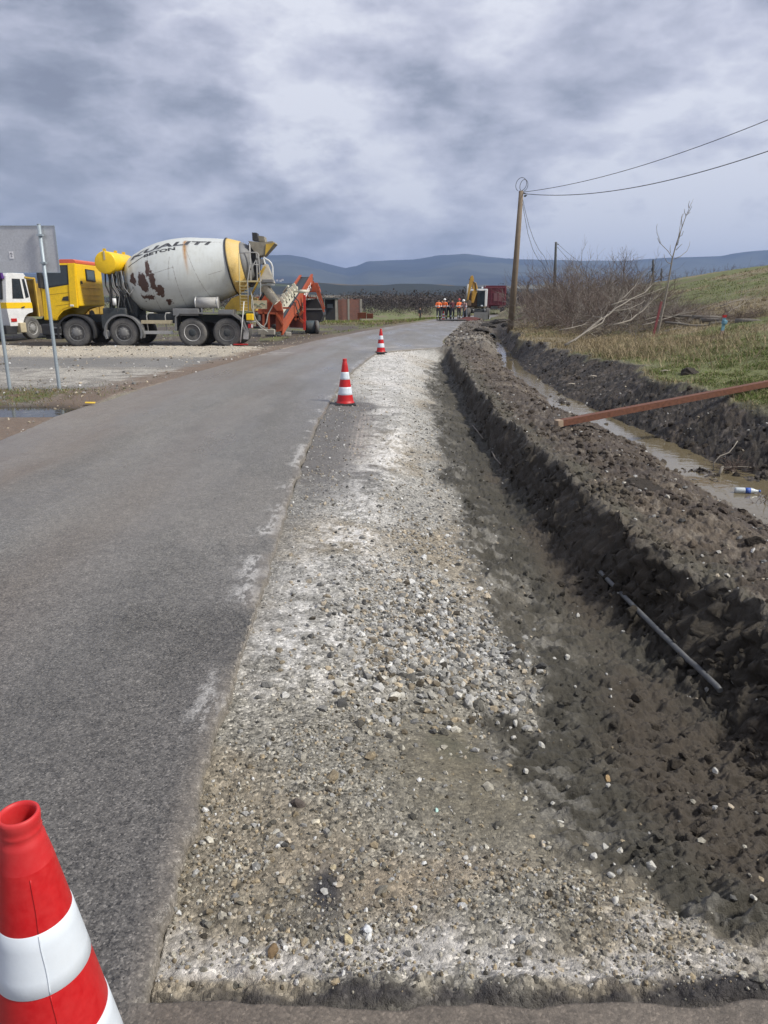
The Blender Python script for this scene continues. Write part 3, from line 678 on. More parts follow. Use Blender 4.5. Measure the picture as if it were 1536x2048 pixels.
        X, Y, z, rgb = X[k], Y[k], z[k], rgb[k]; PP.append(np.stack([X, Y, z], -1)); RR.append(rlo + (rhi - rlo) * rg.uniform(size=len(X)) ** 2.5); CC.append(rgb * rg.uniform(.7, 1.25, (len(X), 1)))
    P, r, c = map(np.concatenate, (PP, RR, CC)); tag(scatter('clods', P, r, c, rock_variants(6, 2, 11, .8), ground_material('earth_lump', .95, .8, 1.2), rg, .45), kind='stuff')
    # single rocks one can point at
    def rock(p, r, label, group, colr, name='rock', k=0):
        V, F = med[k % 8]; M = rot_all(1, rg)[0]; W = (V @ M.T) * r; W[:, 2] += r * .18
        n = len(W); o = np_mesh(name, W, F, STONE, np.concatenate([np.repeat([colr], n, 0), np.full((n, 1), .3)], -1)); o.location = p; return tag(o, label, 'rock', group)
    pile = [(740,1335,.020),(765,1335,.019),(690,1352,.016),(775,1305,.022),(818,1272,.03),(850,1290,.03),(735,1305,.019),(870,1340,.022),(940,1240,.02),(868,1238,.024),(990,1300,.024),(1000,1315,.02),(955,1275,.022),(905,1215,.016),(965,1390,.018),(700,1180,.016),(560,1420,.013),(880,1270,.018),(790,1255,.018),(830,1320,.02),(900,1365,.018),(935,1340,.02),(1005,1400,.018),(1010,1345,.016),(975,1330,.02),(760,1270,.016),(720,1290,.017),(848,1325,.018),(800,1235,.02),(915,1310,.017)]
    for i, (px, py, r) in enumerate(pile):
        rock(hit(px, py), r, 'pale grey angular rock among the loose broken stones on the gravel slope', 'loose rocks piled on the gravel slope', (.37, .37, .35) if i % 4 else (.42, .38, .30), k=i)
    sc = [(1030,1448,.017),(962,1476,.017),(1028,1480,.021),(1083,1493,.018),(1052,1547,.014),(1300,1735,.024),(1188,1716,.018),(1222,1752,.014),(1230,1805,.014),(1215,1572,.016),(1120,1645,.013),(1105,1610,.012),(1208,1697,.016),(1240,1702,.013),(1505,1800,.016),(1430,1545,.016),(1135,1320,.022),(1150,1375,.013),(1220,1380,.012),(1222,1395,.012),(1155,1232,.02),(1050,1600,.013)]
    for i, (px, py, r) in enumerate(sc):
        rock(hit(px, py), r, 'single pale rock lying on the dark grey mud beside the gravel slope', 'pale rocks on the dark mud slope', (.46, .45, .41), k=i + 3)
    fg = [(595,1610,.027,(.085,.07,.06),'dark brown flat rock with sharp edges in the foreground gravel'),(632,1645,.019,(.50,.46,.36),'cream coloured angular stone next to the dark brown flat rock'),(873,1622,.011,(.42,.62,.56),'small pale turquoise stone on the tan gravel'),
          (733,1860,.016,(.62,.64,.66),'rounded bluish white pebble in the foreground gravel'),(665,1737,.017,(.42,.36,.24),'tan rounded stone beside the black stain in the gravel'),(697,1885,.019,(.44,.38,.24),'two tone cream and ochre stone just below the white pebble'),(547,1905,.02,(.16,.11,.06),'dark brown lump of stone near the white dust line'),(925,1812,.016,(.48,.48,.46),'light grey square stone alone in the right foreground gravel'),
          (1215,1560,.017,(.36,.25,.13),'orange stained stone on the dark mud slope'),(828,1820,.013,(.5,.5,.5),'light grey flat pebble in the middle of the foreground gravel'),(945,1700,.014,(.4,.38,.33),'grey brown stone on the tan earth above the foreground gravel')]
    for i, (px, py, r, cc, lab) in enumerate(fg): rock(hit(px, py), r, lab, None, cc, 'stone', i)
    sp_ = [(1455,1155,.032),(1437,1105,.022),(1248,968,.03),(1350,960,.024),(1362,905,.02),(1165,770,.02),(1290,975,.022),(1130,805,.03),(1075,760,.03),(1060,730,.03),(1335,995,.024),(1405,1115,.018)]
    for i, (px, py, r) in enumerate(sp_):
        rock(hit(px, py), r, 'pale stone lying on the brown spoil bank between the trench and the ditch', 'pale stones on the spoil bank', (.45, .43, .38), k=i + 1)
    # big chunks of turned earth
    for i, (px, py, r, lab) in enumerate([(1288, 975, .17, 'big dark slab of turned earth lying on the spoil bank'), (1505, 1085, .10, 'dark lump of earth at the right edge above the trench wall'), (1380, 748, .2, 'dark mound of earth on the green bank right of the sapling')]):
        V, F = rock_variants(1, 3, 40 + i, .5)[0]; W = V * r * np.array([1.2, .8, 1]); n = len(W); W = W * (1 + .1 * fbm(V[:, 0] * 6, V[:, 1] * 6 + V[:, 2] * 5, 3, i))[:, None]
        o = np_mesh('earth_clod', W, F, ground_material('earth_chunk', .95, .9), np.concatenate([np.repeat([(.05, .042, .034)], n, 0), np.full((n, 1), .2)], -1)); p = hit(px, py); o.location = p; o.rotation_euler = (.1, .1, -.5)
        tag(o, lab, 'earth lump')
build_stones()

# ------------------------------------------------------------------ grass and straw
def build_grass():
    rg = np.random.RandomState(8)
    m = bpy.data.materials.new('blade'); m.use_nodes = True; h = NG(m.node_tree); N = h.node
    out = N('ShaderNodeOutputMaterial'); p = N('ShaderNodeBsdfPrincipled', i_Roughness=.8); h.link(p, out); a = N('ShaderNodeAttribute', attribute_name='Col'); h.link(a, p, 'Color', 'Base Color'); p.inputs['Specular IOR Level'].default_value = .2
    def blades(name, X, Y, H, lean, W, C, bend=.5):
        n = len(X); z = gz(X, Y); a = rg.uniform(0, 2 * math.pi, n); b = rg.uniform(0, 2 * math.pi, n)
        dx, dy = np.cos(a) * W, np.sin(a) * W; lx, ly = np.cos(b) * lean * H, np.sin(b) * lean * H
        B = np.stack([X, Y, z - .01], -1); w = np.stack([dx, dy, dx * 0], -1)
        mid = B + np.stack([lx * .35, ly * .35, H * .6], -1); tip = B + np.stack([lx, ly, H * (1 - bend * .3 * lean)], -1)
        V = np.stack([B - w, B + w, mid + w * .7, mid - w * .7, tip], 1).reshape(-1, 3)
        q = np.arange(n)[:, None] * 5; F = np.concatenate([q + [0, 1, 2], q + [0, 2, 3], q + [3, 2, 4]])
        cols = np.repeat(np.concatenate([C, np.ones((n, 1))], -1), 5, 0)
        return tag(np_mesh(name, V, F, m, cols), kind='stuff')
    n = 150000; u = rg.uniform(size=n); Y = 8.5 * (48 / 8.5) ** u; X = 4.6 + (Y * .62 - 4.2) * rg.uniform(size=n)
    z, rgb, sp = fields(X, Y); k = rg.uniform(size=n) < MASK['field'] * np.clip(.75 + fbm(X * 1.3, Y * 1.3, 3, 400) * 1.6, .1, 1); X, Y, rgb = X[k], Y[k], rgb[k]; n = len(X)
    tuft = np.clip(.7 + fbm(X * 2.2, Y * 2.2, 3, 401) * 1.3, .25, 1.6)
    green = rgb[:, 1] > rgb[:, 0]
    C = np.where(green[:, None], np.array([.115, .155, .038]), np.array([.29, .235, .14])) * rg.uniform(.6, 1.35, (n, 1)); mixd = rg.uniform(size=n) < .28
    C = np.where(mixd[:, None], np.array([.30, .26, .15]) * rg.uniform(.6, 1.3, (n, 1)), C)
    H = np.where(green, .05, .085) * tuft * rg.uniform(.6, 1.5, n) * (1 + Y * .004)
    blades('grass', X, Y, H, rg.uniform(.3, 1.2, n), .0022 + .00025 * Y, C)
    # tall straw in front of the brush and around the stakes
    xs = []; ys = []
    for (px, py, s, c) in ((1230, 668, 1.3, 900), (1200, 690, 1.2, 900), (1300, 690, 1.2, 1100), (1390, 690, 1.6, 1400), (1480, 688, 1.6, 900), (1110, 668, 1.2, 800), (1180, 705, .9, 900), (1070, 655, 1.2, 700), (1340, 720, 1.2, 700), (1225, 715, .7, 900), (1020, 655, .8, 400)):
        p = hit(px, py); xs.append(rg.normal(p.x, s, c)); ys.append(rg.normal(p.y, s * 1.2, c))
    X = np.concatenate(xs); Y = np.concatenate(ys); gz(X, Y); k = MASK['field'] > .4; X, Y = X[k], Y[k]; n = len(X)
    blades('dry_grass', X, Y, rg.uniform(.08, .34, n), rg.uniform(.3, 1.5, n), np.full(n, .0055), np.array([.33, .265, .165]) * rg.uniform(.55, 1.3, (n, 1)))
    # left verge and the far strip
    n = 9000; X = rg.uniform(-8.5, -4.7, n); Y = rg.normal(12.2, .75, n); z, rgb, sp = fields(X, Y); k = keep(X, Y, (rgb[:, 1] > rgb[:, 0] * .82) * .5 + .12, rg); X, Y = X[k], Y[k]; n = len(X)
    blades('verge_grass', X, Y, rg.uniform(.015, .07, n), rg.uniform(.3, 1.3, n), np.full(n, .005), np.where(rg.uniform(size=(n, 1)) < .4, np.array([.10, .13, .03]), np.array([.22, .16, .09])) * rg.uniform(.6, 1.3, (n, 1)))
    n = 30000; Y = rg.uniform(31, 95, n); X = I(Y, LEFT) - 1.0 - rg.uniform(0, 1, n) ** 1.5 * 26; z, rgb, sp = fields(X, Y); C = np.where((rgb[:, 1] > rgb[:, 0])[:, None], np.array([.13, .17, .035]), np.array([.22, .18, .11])) * rg.uniform(.7, 1.3, (n, 1))
    k = keep(X, Y, np.where(Y < 52, .30 * (rgb[:, 1] > rgb[:, 0]) + .04, 1), rg); X, Y, C = X[k], Y[k], C[k]; n = len(X)
    blades('roadside_grass', X, Y, rg.uniform(.03, .14, n) * (1 + (Y > 52)), rg.uniform(.3, 1, n), np.full(n, .018), C)
build_grass()
# ------------------------------------------------------------------ traffic cones
CRED = paint('cone_red', (.50, .004, .008), .36, dirt=.30, dcol=(.36, .07, .06), scale=5, fine=70, bump=.05, var=.10)
CWHT = paint('cone_reflective_white', (.66, .72, .78), .35, dirt=.35, dcol=(.42, .43, .43), scale=6, fine=80, bump=.05, var=.05)
CFAD = paint('cone_faded_red', (.52, .012, .016), .5, dirt=.2, dcol=(.55, .25, .22), fine=14, bump=.02, var=.08)
def make_cone(loc, label, rz=0, detail=True, h=.75):
    t = empty('traffic_cone', loc, label, 'traffic cone', 'red and white traffic cones along the cut edge', rz)
    def rad(z): return .030 + (.146 - .030) * (1 - (z / h)) ** 1.0 if z < h * .93 else .038
    f = lambda a: h * (1 - a)
    n = 64 if detail else 28
    b = MB(); b.box((0, 0, .014), (.34, .34, .028), bev=.008); b.box((0, 0, .034), (.30, .30, .014), bev=.006); b.build('base', BLK, t)
    m = MB()
    m.lathe([(.036, .152), (.045, .15), (.06, rad(.05) + .004)] + [(z, rad(z)) for z in np.linspace(.07, f(.77), 8)], (0, 0, 0), (0, 0, 1), n, cap=False); m.build('cone_foot', CRED, t); m = MB()
    m.lathe([(z, rad(z)) for z in np.linspace(f(.60), f(.44), 5)], (0, 0, 0), (0, 0, 1), n, cap=False); r2 = m.build('red_band', CRED, t); m = MB()
    m.lathe([(z, rad(z)) for z in np.linspace(f(.28), f(.13), 5)], (0, 0, 0), (0, 0, 1), n, cap=False); r4 = m.build('red_band', CRED, t); wb = []
    for a, c in ((.77, .60), (.44, .28)):
        m = MB(); m.lathe([(f(a), rad(f(a)))] + [(z, rad(z) + .0012) for z in np.linspace(f(a) + .001, f(c) - .001, 5)] + [(f(c), rad(f(c)))], (0, 0, 0), (0, 0, 1), n, cap=False); wb.append(m.build('reflective_band', CWHT, t))
    rings = (wb[0], r2, wb[1], r4)
    m = MB(); zt = h
    pr = [(f(.13), rad(f(.13))), (zt - .058, .0435), (zt - .050, .0425), (zt - .046, .0395), (zt - .036, .0385), (zt - .033, .0400), (zt - .030, .0385), (zt - .022, .0385), (zt - .018, .0395), (zt - .008, .0405), (zt - .002, .0395), (zt, .0365), (zt - .001, .0335), (zt - .008, .0315), (zt - .03, .031), (zt - .16, .045)]
    pr = [pr[0]] + [(z_, r_ * .86) for z_, r_ in pr[1:]]; m.lathe(pr, (0, 0, 0), (0, 0, 1), n, cap=False); m.build('collar', CFAD, t)
    if detail:                                                    # the mould seam, one raised line on each ring of the body
        a0 = R(-58)
        for ring, lo, hi, mt in zip(rings, (f(.77), f(.60), f(.44), f(.28)), (f(.60), f(.44), f(.28), f(.14)), (CWHT, CRED, CWHT, CRED)):
            pts = []
            for z in np.linspace(lo + .002, hi - .002, 14): r_ = rad(z) + (.0018 if mt is CWHT else .0006); a = a0 + .02 * math.sin(z * 21) + .012 * math.sin(z * 57); pts.append((r_ * math.cos(a), r_ * math.sin(a), z))
            m = MB(); m.tube(pts, .0013, 6); m.build('seam', mt, ring)
    return t
make_cone((-.634, 1.03, 0), 'large red and white traffic cone with open collar top, nearest one at the bottom left', 0)
make_cone((-.64, 11.78, -.06), 'red and white cone on black base halfway along the asphalt edge', .1)
make_cone((-.10, 23.35, -.02), 'red and white cone at the far corner of the cut beside the asphalt', .3)
make_cone((4.95, 61.3, 0), 'small distant red and white cone standing before the group of workers', .2, False)

# ------------------------------------------------------------------ road sign seen from behind
def build_sign():
    SH = paint('sign_back_metal', (.55, .56, .58), .35, metal=.45, dirt=.5, dcol=(.38, .38, .39), scale=1.2, bump=.03)
    t = empty('road_sign', (-6.5, 13.3, 0), 'grey metal back of a rectangular road sign on two galvanised posts at the roadside', 'road sign')
    o = (-6.5, 13.3, 0)
    zt = at(75, 451, 13.25)[2]; zb = at(90, 545, 13.25)[2]; xr = at(115, 500, 13.3)[0]; xl = xr - 1.38
    m = MB(o); m.prism([(xl, zb), (xr, zb), (xr, zt), (xl, zt)], 13.30, 13.312, bev=.004)
    p = m.build('panel', SH, t)
    m = MB(o)
    for z in (zb, zt): m.bar((xl, 13.29, z), (xr, 13.29, z), .012, .008)
    for x in (xl, xr): m.bar((x, 13.29, zb), (x, 13.29, zt), .008, .012)
    m.build('edge_flange', GALV, t)
    for px, py in ((17, 778), (117, 781)):
        d = ray(px, py); g = Vector((d[0] * 13.17 / d[1], 13.17, 0)); xt = at(75, 450, 13.17)[0] if px > 50 else at(-28, 450, 13.17)[0]
        m = MB(o); m.tube([(g.x, 13.22, -.3), (g.x, 13.22, .1), ((g.x * .5 + xt * .5), 13.22, 1.4), (xt, 13.22, zt + .01)], .031, 18); q = m.build('post', GALV, t)
        m = MB(o); m.lathe([(0, .033), (.012, .033)], (xt, 13.22, zt + .01), (0, 0, 1), 18); m.build('post_cap', GALV, q)
        for z in (zb + .16, zt - .16):
            m = MB(o); m.box((xt + (g.x - xt) * (zt - z) / zt, 13.215, z), (.10, .075, .03)); m.build('clamp', GALV, t)
    s = at(22, 510, 13.28); m = MB(o); m.box((s[0], 13.294, s[2]), (.075, .003, .12)); st = m.build('sticker', paint('sticker_white', (.72, .72, .74), .6, dirt=.1), t)
    m = MB(o); m.tube([(s[0] - .018, 13.291, s[2] + .012), (s[0] - .008, 13.291, s[2] + .034), (s[0] + .014, 13.291, s[2] + .03), (s[0] + .018, 13.291, s[2] + .008), (s[0], 13.291, s[2] - .004), (s[0] - .012, 13.291, s[2] - .02), (s[0] + .016, 13.291, s[2] - .024)], .004, 5); m.build('sticker_mark', paint('mark_grey', (.12, .12, .16), .6), st)
build_sign()

# ------------------------------------------------------------------ wheels
def wheel(parent, c, r, w, off, kind='front', rim=None, axis=(0, 1, 0), name='wheel', n=40):
    """axis points away from the side we see"""
    c = Vector(c); ax = Vector(axis)
    o0 = c - ax * (w / 2)
    m = MB(off)
    if kind == 'front':
        m.lathe([(-.02, .02), (-.02, .11 * r / .54), (.0, .15 * r / .54), (.03, .17 * r / .54), (.05, .24 * r / .54), (.09, .27 * r / .54)], o0, ax, 24)
        for k in range(10):
            a = k * math.pi / 5; e1 = Vector((0, 0, 1)); e2 = ax.cross(e1); p = o0 + (e1 * math.cos(a) + e2 * math.sin(a)) * r * .36 + ax * .02
            m.lathe([(-.025, .018), (.03, .018)], p, ax, 6)
    else:
        m.lathe([(.03, .02), (.03, .12 * r / .54), (.045, .15 * r / .54), (.10, .16 * r / .54), (.20, .17 * r / .54), (.21, .27 * r / .54)], o0, ax, 24)
        for k in range(10):
            a = k * math.pi / 5; e1 = Vector((0, 0, 1)); e2 = ax.cross(e1); p = o0 + (e1 * math.cos(a) + e2 * math.sin(a)) * r * .40 + ax * .19
            m.lathe([(-.03, .017), (.03, .017)], p, ax, 6)
    h = m.build(name, HUB if kind == 'front' else DRK, parent)
    m = MB(off); pr = [(.04, .57 * r), (.012, .60 * r), (.0, .70 * r), (.004, .80 * r), (.0, .86 * r), (.018, .93 * r), (.03, .965 * r), (.05, .99 * r)]
    tr = []
    for k in range(5): a = .06 + (w - .12) * k / 5; b_ = (w - .12) / 5; tr += [(a, r), (a + b_ * .78, r), (a + b_ * .8, r * .965), (a + b_ * .98, r * .965)]
    m.lathe(pr + tr + [(w - .05, r * .99), (w - .02, r * .93), (w, r * .7), (w - .04, .56 * r)], o0, ax, n); m.build('tyre', RUB, h)
    m = MB(off)
    if kind == 'front': m.lathe([(.02, .60 * r), (.0, .585 * r), (.03, .55 * r), (.09, .50 * r), (.10, .3 * r)], o0, ax, n, cap=False)
    else: m.lathe([(.02, .60 * r), (-.002, .585 * r), (.02, .55 * r), (.10, .52 * r), (.19, .50 * r), (.21, .3 * r)], o0, ax, n, cap=False)
    m.build('rim', rim or (HUB if kind == 'front' else GRY), h)
    return h

def text_obj(name, s, size, place, mat, parent, off, bold=.0, shear=0, sx=1, cuts=0, font_ext=.0):
    cu = bpy.data.curves.new(name, 'FONT'); cu.body = s; cu.size = size; cu.offset = bold; cu.shear = shear; cu.align_x = 'LEFT'; cu.resolution_u = 4
    o = bpy.data.objects.new(name, cu); COL.objects.link(o); dg = bpy.context.evaluated_depsgraph_get(); dg.update()
    me = bpy.data.meshes.new_from_object(o.evaluated_get(dg)); bpy.data.objects.remove(o)
    b = bmesh.new(); b.from_mesh(me); bpy.data.meshes.remove(me)
    if cuts: bmesh.ops.subdivide_edges(b, edges=list(b.edges), cuts=cuts); bmesh.ops.triangulate(b, faces=b.faces)
    for v in b.verts: v.co = Vector(place(v.co.x * sx, v.co.y)) - Vector(off)
    me = bpy.data.meshes.new(name); b.to_mesh(me); b.free(); me.materials.append(mat); o = bpy.data.objects.new(name, me); COL.objects.link(o); o.parent = parent; return o

# ------------------------------------------------------------------ drum paint: white, flaking to brown, a rust run
def drum_material():
    m = bpy.data.materials.new('drum_paint'); m.use_nodes = True; h = NG(m.node_tree); N = h.node
    out = N('ShaderNodeOutputMaterial'); p = N('ShaderNodeBsdfPrincipled', i_Roughness=.48); h.link(p, out)
    tc = N('ShaderNodeTexCoord'); v = tc.outputs['Object']
    n1 = h.noise(v, 1.3, 5, .6); base = h.mix(n1, (.60, .64, .65), (.47, .48, .44))
    at_ = N('ShaderNodeAttribute', attribute_name='Col'); sc = N('ShaderNodeSeparateColor'); h.link(at_, sc, 'Color')
    g = h.noise(v, 4.5, 9, .72); f = h.math('MULTIPLY', g.outputs[0], 1.25); f = h.math('ADD', f, sc.outputs[0]); f = h.math('SUBTRACT', f, 1.02)
    k = h.ramp(f, [(.0, 0), (.03, 1)]); br = h.mix(h.noise(v, 14, 4).outputs[0], (.105, .045, .032), (.05, .035, .03))
    mp = N('ShaderNodeMapping'); mp.inputs['Scale'].default_value = (9, 9, 1.2); h.link(v, mp); s = h.noise(mp, 1.0, 5, .6)
    rr = h.math('MULTIPLY', s.outputs[0], sc.outputs[1]); rr = h.math('MULTIPLY', rr, 2.4, True); col = h.mix(rr, base, h.mix(h.noise(v, 7, 4).outputs[0], (.42, .30, .10), (.34, .09, .02)))
    # grime towards the belly streaks
    st = h.ramp(s, [(.5, 0), (.75, 1)]); col = h.mix(h.math('MULTIPLY', st.outputs[0], .22), col, (.25, .24, .19))
    d = h.math('MULTIPLY', sc.outputs[2], 1.0); col = h.mix(d, col, (.16, .11, .08))
    col = h.mix(k.outputs[0], col, br); h.link(col, p, None, 'Base Color')
    b = N('ShaderNodeBump', i_Strength=.15, i_Distance=.02); h.link(n1, b, None, 'Height'); h.link(b, p, None, 'Normal'); return m

def build_mixer():
    O = (-8.6, 29.2, -.11); YS = 28.0; YE = 30.5; YM = 29.25
    t = empty('concrete_mixer_truck', O, 'yellow cabbed concrete mixer truck with a white rust flaked drum parked on the gravel lot', 'mixer truck')
    P = lambda px, py, Y=YS: (at(px, py, Y)[0], at(px, py, Y)[2])
    Q = lambda px, py, Y: Vector(at(px, py, Y))
    B = lambda: MB(O)
    def atx(px, py, X): d = ray(px, py); k = X / d[0]; return Vector((X, d[1] * k, 1.6 + d[2] * k))
    # wheels
    for i, (px, kind) in enumerate(((153, 'front'), (247, 'front'), (384, 'rear'), (454, 'rear'))):
        x, z = P(px, 663); r = .54; z = r - .13
        w = .31 if kind == 'front' else .56
        wheel(t, (x, YS + w / 2, z), r, w, O, kind, RIMW if i == 2 else None)
        wheel(t, (x, YE - w / 2, z), r, w, O, kind, axis=(0, -1, 0), n=28)
        m = B(); m.tube([(x, YS + .3, z), (x, YE - .3, z)], .09, 10); m.build('axle', DRK, t)
    # chassis
    xf = P(88, 640)[0]; xr = P(505, 640)[0]
    m = B()
    for y in (28.85, 29.65): m.bar((xf + .4, y, .92), (xr, y, .92), .09, .28)
    for k in range(7): x = xf + 1 + k * (xr - xf - 1) / 6; m.bar((x, 28.85, .92), (x, 29.65, .92), .08, .2)
    m.build('chassis_frame', DRK, t)
    m = B(); x0 = P(292, 640)[0]; x1 = P(346, 640)[0]
    m.box(((x0 + x1) / 2, 28.75, .93), (x1 - x0, .8, .36), bev=.03); m.build('side_tank', DRK, t)
    m = B(); x0 = P(206, 640)[0]; x1 = P(236, 640)[0]; m.box((x0 + .15, 28.6, .8), (.55, .9, .5), bev=.03); m.build('battery_box', DRK, t)
    m = B(); x, z = P(213, 671); m.lathe([(0, .10), (.02, .15), (.7, .15), (.72, .1)], (x, 28.05, z + .06), (0, 1, 0), 20); m.build('air_tank', GRY, t)
    # mudguards over the front axles
    for px in (153, 247):
        x, z = P(px, 663); z = .41; m = B(); R0 = .66; a = np.linspace(R(-18), R(200), 22)
        pts = [(x + R0 * math.cos(q) * 1.05, z + R0 * math.sin(q)) for q in a]; pi = [(x + (R0 - .03) * math.cos(q) * 1.05, z + (R0 - .03) * math.sin(q)) for q in a]
        for k in range(len(a) - 1): m.prism([pts[k], pts[k + 1], pi[k + 1], pi[k]], YS - .03, YS + .5)
        po = [(x + (R0 + .035) * math.cos(q) * 1.05, z + (R0 + .035) * math.sin(q)) for q in a]
        for k in range(len(a) - 1): m.prism([po[k], po[k + 1], pi[k + 1], pi[k]], YS - .05, YS - .032)
        m.build('mudguard', BLK if px < 200 else GRY, t)
    # rear mudguard, flat topped
    pl = [P(*q) for q in ((352, 662), (352, 634), (360, 626), (462, 626), (482, 640), (490, 662))]; m = B()
    for a, b in zip(pl, pl[1:]):
        m.poly([(a[0], YS - .05, a[1]), (b[0], YS - .05, b[1]), (b[0], YS + .62, b[1]), (a[0], YS + .62, a[1])], .025); m.bar((a[0], YS - .055, a[1]), (b[0], YS - .055, b[1]), .03, .055)
    m.build('rear_mudguard', GRY, t)
    # side rails
    m = B(); a = P(282, 644); b = P(345, 644); m.box(((a[0] + b[0]) / 2, YS + .02, a[1]), (b[0] - a[0], .04, .13), bev=.008); m.build('side_rail', BEIGE, t)
    m = B(); a = P(288, 665); b = P(346, 664); m.box(((a[0] + b[0]) / 2, YS + .02, a[1]), (b[0] - a[0], .04, .12), bev=.008); m.build('side_rail', LGR, t)
    for px in (293, 330):
        m = B(); m.tube([Q(px + 14, 626, YS + .15), Q(px + 2, 626, YS + .05), Q(px, 632, YS + .02), Q(px + 4, 665, YS + .05)], .022, 8); m.build('rail_hanger', LGR, t)
    # deck over the rear axles and the silver locker
    m = B(); a = P(345, 622); b = P(396, 612); m.box(((a[0] + b[0]) / 2, YS + .35, 1.17), (b[0] - a[0], .7, .26), bev=.02); m.build('deck_box', GRY, t)
    m = B(); a = P(436, 622); b = P(466, 614); m.box(((a[0] + b[0]) / 2, YS + .3, 1.16), (b[0] - a[0], .6, .2), bev=.01); m.build('deck_box', GRY, t)
    m = B(); a = P(388, 596); b = P(434, 615); zc = (a[1] + b[1]) / 2; m.lathe([(0, .17), (.0, .2), (b[0] - a[0], .2), (b[0] - a[0], .17)], (a[0], YS + .25, zc), (1, 0, 0), 24)
    lk = m.build('silver_locker', LGR, t); mt_ = paint('bright_steel', (.62, .63, .63), .35, metal=.4, dirt=.2)
    for x in (a[0] + .01, b[0] - .01): m = B(); m.lathe([(-.02, .215), (.02, .215)], (x, YS + .25, zc), (1, 0, 0), 24); m.build('locker_band', mt_, lk)
    m = B()
    for x in (a[0] + .2, b[0] - .2): m.bar((x, YS + .25, zc - .35), (x, YS + .25, zc - .15), .05, .05)
    m.build('locker_feet', mt_, lk)
    # cab
    cr = P(160, 600)[0]; cl = P(80, 600)[0]
    side = [P(88, 640), (P(82, 575)[0], P(82, 575)[1]), P(89, 527), P(150, 526), (P(150, 526)[0] + .01, P(160, 612)[1]), P(150, 615), P(141, 614), P(126, 619), P(117, 629), P(113, 641)]
    m = B(); m.prism(side, YS, YE, bev=.04); cab = m.build('cab', YEL, t, smooth=False)
    XR = side[3][0] + .01
    # corner panel flaring outwards behind the door
    m = B(); m.prism([P(135.5, 527), P(150, 526), P(151, 560), P(157, 616), P(141, 614), P(139, 575)], YS - .05, YS + .02, bev=.02); m.build('corner_panel', YEL, cab)
    m = B(); m.prism([P(90, 575), P(137, 569), P(139, 613), P(126, 617), P(116, 627), P(111, 637), P(93, 638)], YS - .018, YS + .01, bev=.006); dr = m.build('door', YEL, cab)
    m = B(); m.prism([P(85, 531), P(136, 530), P(139, 569), P(86, 578)], YS - .022, YS + .01, bev=.004); wf = m.build('window', BLK, cab)
    m = B(); m.prism([P(87, 533), P(133.5, 532), P(136, 567), P(88, 574)], YS - .026, YS + .0); m.build('pane', GLS, wf)
    m = B(); m.prism([P(124, 601), P(127, 594), P(137, 592), P(138, 602)], YS - .032, YS - .01, bev=.003); m.build('handle', BLK, dr)
    m = B()
    for pts in ((P(93, 590), P(138, 585)), (P(112, 612), P(138, 608))): m.bar((pts[0][0], YS - .019, pts[0][1]), (pts[1][0], YS - .019, pts[1][1]), .008, .012)
    m.build('door_crease', paint('yellow_shade_seam', (.30, .18, .01), .6), dr)
    m = B(); m.box((P(145, 611)[0], YS - .05, P(145, 611)[1]), (.14, .03, .07), bev=.01); m.build('marker_lamp', WHT, cab)
    # rear wall details
    w = [atx(*q, XR + .015) for q in ((170.5, 538), (188, 541), (191, 564), (173, 561))]; m = B(); m.poly(w, .03); rw = m.build('rear_window', BLK, cab)
    c_ = sum(w, Vector()) / 4; m = B(); m.poly([c_ + (q - c_) * .82 + Vector((.012, 0, 0)) for q in w], .012); m.build('pane', paint('rear_glass', (.10, .13, .15), .1, dirt=.1, bump=0), rw)
    m = B(); m.box(atx(163, 565, XR + .03), (.05, .10, .11), bev=.01); m.build('vent', BLK, cab)
    m = B()
    for z in (P(150, 575)[1], P(150, 590)[1], P(150, 600)[1]): m.bar((XR + .01, YS + .35, z), (XR + .01, YE - .3, z), .03, .025)
    m.build('wall_rib', YEL, cab)
    m = B(); m.lathe([(0, .28), (.03, .28)], (XR + .0, 29.0, .95), (1, 0, 0), 20); m.build('wall_opening', BLK, cab)
    # roof deflector
    rf = P(120, 519); rb = P(150, 520); zr0 = P(150, 526)[1] - .01
    m = B(); m.prism([(P(95, 527)[0], zr0), (rf[0], rf[1] + .01), (rb[0] - .1, rb[1] + .03), (XR, P(150, 523)[1] + .03), (XR, zr0)], YS + .02, YE - .02, bev=.015); m.build('roof_deflector', ROOF, cab)
    m = B(); m.box((P(84, 558)[0] - .02, YS - .12, P(84, 558)[1]), (.13, .22, .66), bev=.03); m.bar((P(84, 545)[0], YS - .05, P(84, 538)[1]), (P(90, 545)[0], YS + .05, P(84, 538)[1]), .03, .03); m.build('mirror', BLK, cab)
    m = B(); a = P(84, 640); m.box((a[0] + .3, 29.25, .52), (.75, 2.46, .42), bev=.05); m.box((a[0] + .95, 28.25, .58), (.5, .4, .5), bev=.03); m.box((a[0] + .3, 29.25, .24), (.6, 2.2, .14)); m.build('bumper', BLK, t)
    m = B(); m.box((a[0] + .02, 28.35, .58), (.1, .35, .18), bev=.02); m.build('headlight', LGR, t)
    m = B(); m.box((a[0] + .50, 28.02, .60), (.30, .05, .06)); m.box((a[0] + .50, 28.02, .36), (.30, .05, .06)); m.build('step', GRY, t)
    # water tank lying across, its round end towards us
    tc = Q(210, 525, YS + .0); rT = .405
    m = B(); m.lathe([(-.01, .05), (.0, .36), (.012, .39), (.05, rT), (2.25, rT), (2.29, .37), (2.3, .05)], (tc.x, YS, tc.z), (0, 1, 0), 40); wt = m.build('water_tank', YEL, t)
    for y in (YS + .06, YS + 1.2, YS + 2.1):
        m = B(); m.bar((tc.x - .0, y, tc.z + rT - .02), (tc.x - .0, y, tc.z + rT + .09), .025, .12); m.build('lifting_lug', YEL, wt)
